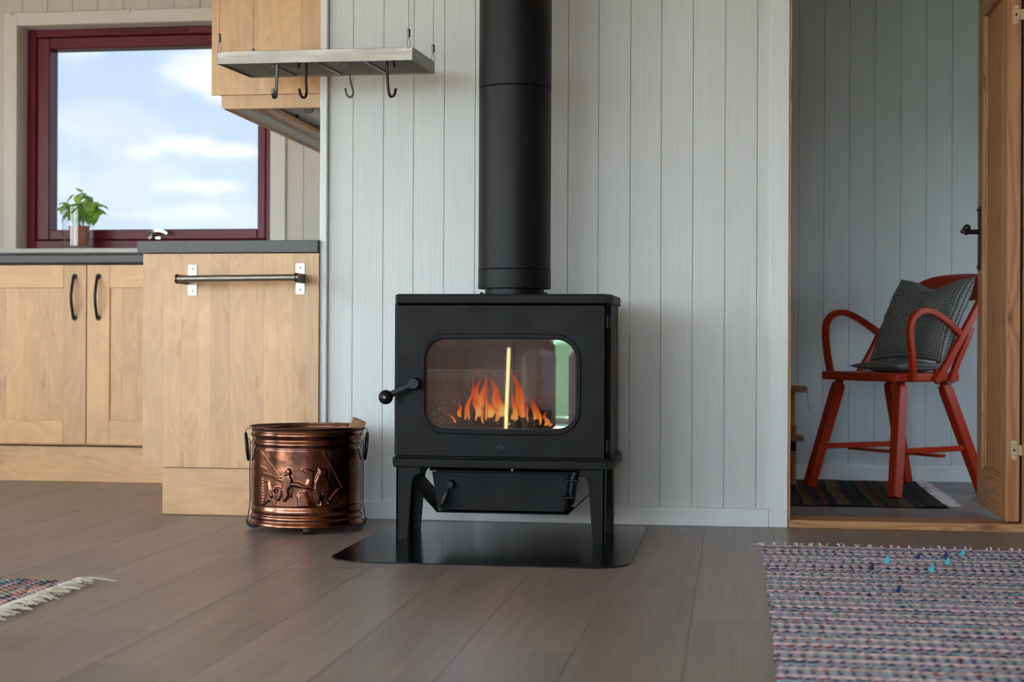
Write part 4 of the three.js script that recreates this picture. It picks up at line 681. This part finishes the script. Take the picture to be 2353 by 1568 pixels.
function tufts(o, list, material, seed, thick = 0.0016) {
  const r = mulberry(seed), gs = [];
  for (const [x, z, dx, dz, len] of list) for (let k = 0; k < 4; k++) { const a = (r() - 0.5) * 1.1, L = len * (0.55 + 0.6 * r()), ex = dx * Math.cos(a) - dz * Math.sin(a), ez = dx * Math.sin(a) + dz * Math.cos(a), h = 0.003 + r() * 0.007; gs.push(sweep([[x, 0.004, z], [x + ex * L * 0.5, 0.004 + h, z + ez * L * 0.5], [x + ex * L, 0.003 + h * r(), z + ez * L]], thick * (0.7 + r()), thick, [ez, 0.2, -ex], 5, (t) => 1 - 0.5 * t)); }
  const m = part(o, 'fringe', merge(gs), material); m.userData.kind = 'stuff'; return m;
}
{
  const w = 0.83, o = thing('rag_rug', 'pale multicoloured rag rug with blue and pink stripes in front of the doorway', 'rug', [0.083 + w / 2, 0, -4.305]); o.rotation.y = -0.004;
  const pink = lin('#cfb2ae'), grey = lin('#8d8a8b'), teal = lin('#7fa3a9'), navy = lin('#1c2452'), dark = lin('#211f2c'), lilac = lin('#9690a6'), red = lin('#862a38'), ecru = lin('#aca290'), aqua = lin('#49b4c4'), blue = lin('#22689a'), mauve = lin('#6f5f78');
  const row = (a, b, p, c, q = 0) => ({ a, b, p, c: c ?? b, q });
  const flat = (a, b) => ({ a, b, p: 0.12, c: b, q: 0, flat: 1 });
  const pat = [flat(pink, ecru), row(lilac, navy, 'alt', dark), row(grey, navy, 'alt', red), row(grey, lilac, 0.35), row(teal, grey, 0.4), row(lilac, dark, 'alt', navy), row(mauve, dark, 'alt', navy), flat(pink, ecru), row(grey, red, 'alt', dark), row(teal, lilac, 0.45), row(grey, dark, 'alt', navy), row(lilac, grey, 0.4), row(grey, navy, 'alt', blue)];
  ragRug(o, 'weave', w, 2.3, 0.0107, (i) => pat[i % 13], 0.0042, 7, { edge: 0.014 });
  const list = []; const r = mulberry(8); for (let i = 0; i < 34; i++) list.push([-w / 2 + w * (i + r()) / 34, -0.002, 0.25 * (r() - 0.5), -1, i < 12 ? 0.022 : 0.012]); list.push([-w / 2 + 0.004, 0.0, -1, -0.2, 0.035]); tufts(o, list, M.pinkWool, 9);
  const sm = [0x38b6c8, 0x1e2a63, 0x2a2540].map((h) => mat({ color: new THREE.Color(h), roughness: 0.9, side: THREE.DoubleSide }));
  for (const [x, z, k] of [[0.31, 0.28, 0], [0.52, 0.12, 0], [0.47, 0.17, 1], [0.395, 0.21, 1], [0.405, 0.42, 0], [0.26, 0.42, 2], [0.29, 0.76, 1], [0.46, 0.29, 0]]) part(o, 'rag_end', sweep([[x - w / 2, 0.005, z], [x - w / 2 + 0.004, 0.014, z + 0.002], [x - w / 2 + 0.003, 0.022, z + 0.003]], 0.013, 0.0015, [1, 0, 0.2], 6, (t) => 1 - 0.6 * t), sm[k]);
}
{
  const o = thing('rag_rug', 'corner of a rag rug with thick cream fringe at the left edge', 'rug', [-1.53, 0, -3.0]); o.rotation.y = Math.PI / 2 - 0.0;
  // local x runs along world -z, local z along world +x; rows begin at the fringed end
  const P = ['#3f6f7a', '#b98f98', '#35354a', '#8f9aa0', '#a8655f', '#d2c4a4', '#27526b', '#7d6d86', '#30323d'].map(lin); const pat = [0, 1, 2, 3, 4, 1, 6, 5, 8, 7, 3, 2].map((k, i) => ({ c: [P[k], P[k], P[(k + i) % 9]], run: 14, warp: P[5] }));
  const g = ragRug(o, 'weave', 0.78, 1.3, 0.0115, (i) => pat[(i >> 1) % 12], 0.005, 17, { edge: 0.02 }); g.rotation.y = Math.PI;
  const list = []; const r = mulberry(18); for (let i = 0; i < 46; i++) list.push([-0.39 + 0.78 * (i + r()) / 46, -0.004, 0.5 * (r() - 0.5), 1, 0.05 + 0.035 * r()]); list.push([0.385, 0.0, 0.45, 0.9, 0.09]); tufts(o, list, M.wool, 19, 0.004);
}
{
  const o = thing('hall_rug', 'dark striped woven rug under the red chair in the hall', 'rug', [0.735, 0, -5.89]); o.rotation.y = Math.PI / 2;
  const P = ['#1a1511', '#302720', '#4f3d22', '#252a20', '#5c291b', '#5f4c26', '#231f1c', '#41301f'].map(lin), seq = [1, 1, 1, 0, 0, 3, 3, 5, 5, 1, 7, 7, 0, 4, 5, 0, 3, 3, 0, 7, 5, 5, 6, 6, 4, 1, 1, 2, 5, 0];
  const g = ragRug(o, 'weave', 0.98, 1.5, 0.0085, (i) => { const k = seq[(i >> 1) % seq.length]; return { c: [P[k]], run: 30 }; }, 0.0042, 27, { edge: 0.0, wave: 0.004, lift: (x, z) => 0.004 * Math.max(0, Math.sin(z * 19 + 1)) * sstep(0.3, 0.49, Math.abs(x)) }); g.rotation.y = Math.PI;
  const list = []; const r = mulberry(28); for (let i = 0; i < 60; i++) list.push([-0.48 + 0.96 * (i + r()) / 60, -0.003, 0.5 * (r() - 0.5), 1, 0.05]); tufts(o, list, M.pinkWool, 29, 0.0022);
}

// ------------------------------------------------------------ the red armchair with its cushions
{
  const at = [0.643, 0, -6.035], turn = -56 * DEG, o = thing('armchair', 'red painted wooden armchair with bent arms standing in the hall', 'chair', at, turn), yt = 0.458;
  const seat = []; for (const [cx, cz, a0, r] of [[0.182, 0.172, 0, 0.055], [-0.182, 0.172, 90, 0.055], [-0.165, -0.085, 180, 0.04], [0.165, -0.085, 270, 0.04]]) for (let i = 0; i <= 8; i++) { const a = (a0 + i * 11.25) * DEG; seat.push([cx + r * Math.cos(a), cz + r * Math.sin(a)]); }
  const sg = ext(shape(seat), 0.032, 0.006, 0, 3); sg.rotateX(Math.PI / 2); part(o, 'seat', sg.translate(0, yt, 0), M.chair);
  const leg = (top, foot) => { const a = V3(...top), b = V3(...foot), d = b.clone().sub(a).normalize(), at2 = (t) => a.clone().lerp(b, t).toArray(), e = at2(0.045), f = at2(0.1);
    return merge([sweep([e, f, at2(0.5), foot], 0.0415, 0.0415, [1, 0, 0], 16, (t) => (t < 0.06 ? 0.9 + 2 * t : 1.03 - 0.07 * t), 0.16), cyl(at2(-0.03), at2(0.085), 0.015, 0.016, 16), cyl(at2(0.03), at2(0.05), 0.0165, 0.019, 20)]); };
  const feet = { A: [-0.222, 0.008, 0.27], B: [0.272, 0.008, 0.258], C: [0.196, 0.008, -0.228], D: [-0.236, 0.008, -0.224] };
  const tops = { A: [-0.178, 0.43, 0.155], B: [0.176, 0.43, 0.152], C: [0.15, 0.43, -0.07], D: [-0.155, 0.43, -0.07] };
  for (const k of 'ABCD') part(o, 'leg', leg(tops[k], feet[k]), M.chair);
  const on = (k, y) => { const t = (y - tops[k][1]) / (feet[k][1] - tops[k][1]); return tops[k].map((v, i) => lerp(v, feet[k][i], t)); };
  part(o, 'stretcher', bar(on('A', 0.165), on('D', 0.165), 0.021, 0.017, [0, 1, 0]), M.chair); part(o, 'stretcher', bar(on('B', 0.172), on('C', 0.172), 0.021, 0.017, [0, 1, 0]), M.chair);
  part(o, 'stretcher', bar([-0.268, 0.148, 0.03], [0.262, 0.153, 0.03], 0.012, 0.034, [0, 1, 0]), M.chair);
  for (const s of [-1, 1]) {
    const X = (x) => s * x, XP = (x) => s * x - (s < 0 ? 0.017 : 0);
    part(o, 'arm', sweep([[X(0.241), 0.428, 0.148], [X(0.25), 0.52, 0.162], [X(0.25), 0.6, 0.172], [X(0.25), 0.652, 0.165], [X(0.25), 0.682, 0.135], [X(0.248), 0.69, 0.098], [X(0.245), 0.682, 0.055], [X(0.24), 0.65, -0.012], [X(0.228), 0.603, -0.085]], 0.024, 0.023, [1, 0, 0], 60), M.chair);
    part(o, 'back_post', sweep([[XP(0.224), 0.425, 0.03], [XP(0.226), 0.5, -0.028], [XP(0.228), 0.6, -0.095], [XP(0.222), 0.68, -0.155], [XP(0.205), 0.77, -0.225]], 0.02, 0.028, [1, 0, 0], 30), M.chair);
    part(o, 'back_post', sweep([[XP(0.212), 0.425, -0.055], [XP(0.214), 0.5, -0.085], [XP(0.217), 0.58, -0.125], [XP(0.215), 0.63, -0.15]], 0.02, 0.024, [1, 0, 0], 24), M.chair);
    part(o, 'spindle', sweep([[X(0.07), 0.44, -0.1], [X(0.075), 0.6, -0.16], [X(0.08), 0.75, -0.235]], 0.016, 0.016, [1, 0, 0], 16), M.chair);
  }
  const cr = shape((() => { const p = []; for (let i = 0; i <= 28; i++) { const t = -1 + i / 14, e = Math.pow(1 - Math.pow(Math.abs(t), 3.2), 0.5); p.push([0.222 * t, 0.768 + 0.074 * e]); } for (let i = 28; i >= 0; i--) { const t = -1 + i / 14; p.push([0.222 * t * 0.98, 0.745 - 0.02 * (1 - t * t)]); } return p; })());
  const cg = ext(cr, 0.018, 0.004, -0.012), p = cg.attributes.position; for (let i = 0; i < p.count; i++) { const x = p.getX(i), y = p.getY(i); p.setZ(i, p.getZ(i) - 0.245 + 0.5 * x * x - (y - 0.77) * 0.55); } cg.computeVertexNormals();
  part(o, 'crest_rail', cg, M.chair);
  // cushions
  const cushion = (w, h, t, s, dent) => {
    const n = 46, pos = [], uv = [], idx = [], r = (x, y) => fbm((x + 2) * 3, (y + 2) * 3, 100, 100, s, 3) - 0.5;
    for (const side of [1, -1]) for (let j = 0; j <= n; j++) for (let i = 0; i <= n; i++) {
      const a = -1 + 2 * i / n, b = -1 + 2 * j / n, pin = 1 - 0.09 * Math.pow(1 - a * a, 1) * b * b - 0.0, pinx = 1 - 0.07 * (1 - b * b) * a * a, full = Math.pow(Math.max(0, (1 - a * a) * (1 - b * b)), 0.42);
      const sag = dent * Math.exp(-((a - 0.1) ** 2) / 0.22) * sstep(0.1, 1, b);
      pos.push(a * w / 2 * pinx + 0.01 * r(a, b + 5) * full, b * h / 2 * pin - sag * h * 0.3, side * (t / 2 * full * (1 + 0.5 * r(a * 1.5, b * 1.5) + 0.25 * r(a * 4, b * 4)) - sag * 0.03 + 0.0015)); uv.push(a * w / 2, b * h / 2);
    }
    const N = (n + 1) * (n + 1); for (let k = 0; k < 2; k++) for (let j = 0; j < n; j++) for (let i = 0; i < n; i++) { const q = k * N + j * (n + 1) + i, e = q + 1, f = q + n + 1, g = f + 1; if (k) idx.push(q, f, e, e, f, g); else idx.push(q, e, f, e, g, f); }
    const g = new THREE.BufferGeometry(); g.setAttribute('position', new THREE.Float32BufferAttribute(pos, 3)); g.setAttribute('uv', new THREE.Float32BufferAttribute(uv, 2)); g.setIndex(idx); g.computeVertexNormals();
    const seam = []; for (let k = 0; k < 4; k++) for (let i = 0; i < n; i++) { const m = k === 0 ? i : k === 1 ? i * (n + 1) + n : k === 2 ? n * (n + 1) + n - i : (n - i) * (n + 1); seam.push([pos[m * 3], pos[m * 3 + 1], 0]); }
    return [g, tube(seam.filter((_, i) => i % 3 === 0), 0.0025, 200, 6, true)];
  };
  const place = (name, label, loc, tilt, size) => { const c = thing(name, label, 'cushion', [0, 0, 0]); const m = new THREE.Matrix4().makeRotationY(turn).setPosition(...at).multiply(new THREE.Matrix4().makeRotationFromEuler(new THREE.Euler(...tilt))  .setPosition(...loc)); c.applyMatrix4(m); const [g, sm] = cushion(...size); part(c, 'cover', g, M.check); part(c, 'piping', sm, M.check); return c; };
  place('seat_cushion', 'flat houndstooth seat pad lying on the red armchair', [0.0, yt + 0.022, 0.015], [-Math.PI / 2, 0, 0.02], [0.27, 0.25, 0.045, 3, 0]);
  place('cushion', 'plump grey houndstooth cushion leaning on the back of the red armchair', [0.022, 0.66, -0.078], [-0.45, 0, 0.0], [0.42, 0.36, 0.135, 5, 0.32]);
}
// pine step stool at the hidden side of the hall, with a dark strap on it
{
  const o = thing('step_stool', 'small pine step stool half hidden behind the white door casing', 'stool', [0.1, 0.007, -6.2]);
  part(o, 'tread', span(-0.25, 0.19, 0.364, 0.388, -0.12, 0.02, 0.003, 'x'), M.pine); part(o, 'tread', span(-0.25, 0.176, 0.173, 0.193, -0.02, 0.1, 0.003, 'x'), M.pine);
  for (const x of [-0.2, 0.128]) part(o, 'side_frame', merge([span(x, x + 0.02, 0, 0.364, -0.1, -0.06, 0.002), span(x, x + 0.02, 0, 0.235, 0.03, 0.07, 0.002), span(x, x + 0.02, 0.13, 0.17, -0.1, 0.07, 0.002, 'z')]), M.pine);
  const s = thing('strap', 'thin dark strap hanging over the end of the pine step stool', 'strap', [0.29, 0.388, -6.2]);
  part(s, 'band', sweep([[-0.1, 0.003, -0.01], [-0.03, 0.006, 0], [0.001, 0.001, 0], [0.004, -0.03, 0.003], [0.006, -0.06, 0], [0.0125, -0.09, 0.001]], 0.005, 0.0018, [0, 0, 1], 40), M.edgeBlack);
}

// ------------------------------------------------------------ basil in a glass on the window sill
{
  const at = [-2.845, WY0, -6.335], v = thing('glass_vase', 'clear glass cylinder holding the potted basil on the window sill', 'vase', at);
  part(v, 'glass', merge([lathe([[0.0665, 0.004], [0.0672, 0.01], [0.0672, 0.183], [0.0662, 0.185], [0.065, 0.183], [0.065, 0.012]], 64), lathe([[0.0001, 0.0005], [0.064, 0.0005], [0.0665, 0.004]], 64), lathe([[0.065, 0.012], [0.0001, 0.012]], 64)]), M.vase);
  const p = thing('potted_basil', 'green basil plant in a terracotta coloured plastic pot inside the glass', 'plant', [at[0] + 0.004, WY0 + 0.013, at[2]]);
  part(p, 'pot', lathe([[0.0005, 0.002], [0.034, 0.002], [0.0355, 0.006], [0.0425, 0.078], [0.0455, 0.079], [0.046, 0.086], [0.043, 0.0865], [0.041, 0.078]], 48), M.terra); part(p, 'soil', lathe([[0.0415, 0.077], [0.02, 0.08], [0.0005, 0.081]], 24), M.soil);
  const r = mulberry(5), stems = [], R = (a, b) => a + (b - a) * r();
  const leafG = [0, 1, 2].map((v2) => { const n = 8, m = 6, pos = [], uv = [], idx = []; for (let i = 0; i <= n; i++) for (let j = 0; j <= m; j++) { const t = i / n, s = -1 + 2 * j / m, w = 0.42 * Math.pow(Math.sin(Math.PI * Math.pow(t, 0.8)), 0.75); pos.push(s * w, -(0.3 + 0.12 * v2) * t * t + 0.16 * w * (1 - s * s) * 1.4 - 0.04 * Math.abs(s) * Math.sin(t * 14), t); uv.push(s, t); } for (let i = 0; i < n; i++) for (let j = 0; j < m; j++) { const a = i * (m + 1) + j; idx.push(a, a + 1, a + m + 1, a + 1, a + m + 2, a + m + 1); } const g = new THREE.BufferGeometry(); g.setAttribute('position', new THREE.Float32BufferAttribute(pos, 3)); g.setAttribute('uv', new THREE.Float32BufferAttribute(uv, 2)); g.setIndex(idx); g.computeVertexNormals(); return g; });
  const leaf = (x, y, z, yaw, pitch, size) => { const m = part(p, 'leaf', pick(leafG), M.leaf[Math.floor(r() * 3)]); m.position.set(x, y, z); m.rotation.set(pitch, yaw, R(-0.3, 0.3), 'YXZ'); m.scale.setScalar(size); };
  for (let i = 0; i < 16; i++) {
    const a = i * 2.4, f = R(0.2, 1), bx = 0.028 * f * Math.cos(a), bz = 0.028 * f * Math.sin(a), tx = 0.078 * f * Math.cos(a) + 0.006, tz = 0.055 * f * Math.sin(a), h = i === 2 ? 0.235 : R(0.155, 0.2), base = 0.079;
    stems.push(tube([[bx, base, bz], [lerp(bx, tx, 0.4) + R(-0.004, 0.004), base + (h - base) * 0.5, lerp(bx, tz, 0.4)], [tx, h, tz]], 0.0014, 10, 6));
    for (let k = 0; k < 5; k++) leaf(tx + R(-0.008, 0.008), h - k * R(0.004, 0.011), tz + R(-0.008, 0.008), a + Math.PI / 2 * k + R(-0.5, 0.5), R(-0.25, 0.6), R(0.036, 0.066));
    if (i % 2) leaf(lerp(bx, tx, 0.5), base + (h - base) * 0.5, lerp(bz, tz, 0.5), R(0, 6.28), 0.2, R(0.012, 0.02));
  }
  for (const [x, y, yaw, pitch, s] of [[-0.018, 0.226, -1.6, 0.5, 0.05], [0.01, 0.236, -2.4, -0.9, 0.04], [0.022, 0.225, 1.2, 0.3, 0.05], [0.0, 0.222, 0.2, 0.6, 0.045], [0.06, 0.16, 1.4, 0.7, 0.055], [0.066, 0.14, 0.7, 1.0, 0.05], [-0.06, 0.168, -1.5, -0.1, 0.045], [-0.058, 0.14, -0.8, 0.9, 0.045]]) leaf(x, y, 0.01, yaw, pitch, s);
  part(p, 'stems', merge(stems), M.stem);
}

renderer.render(scene, camera);
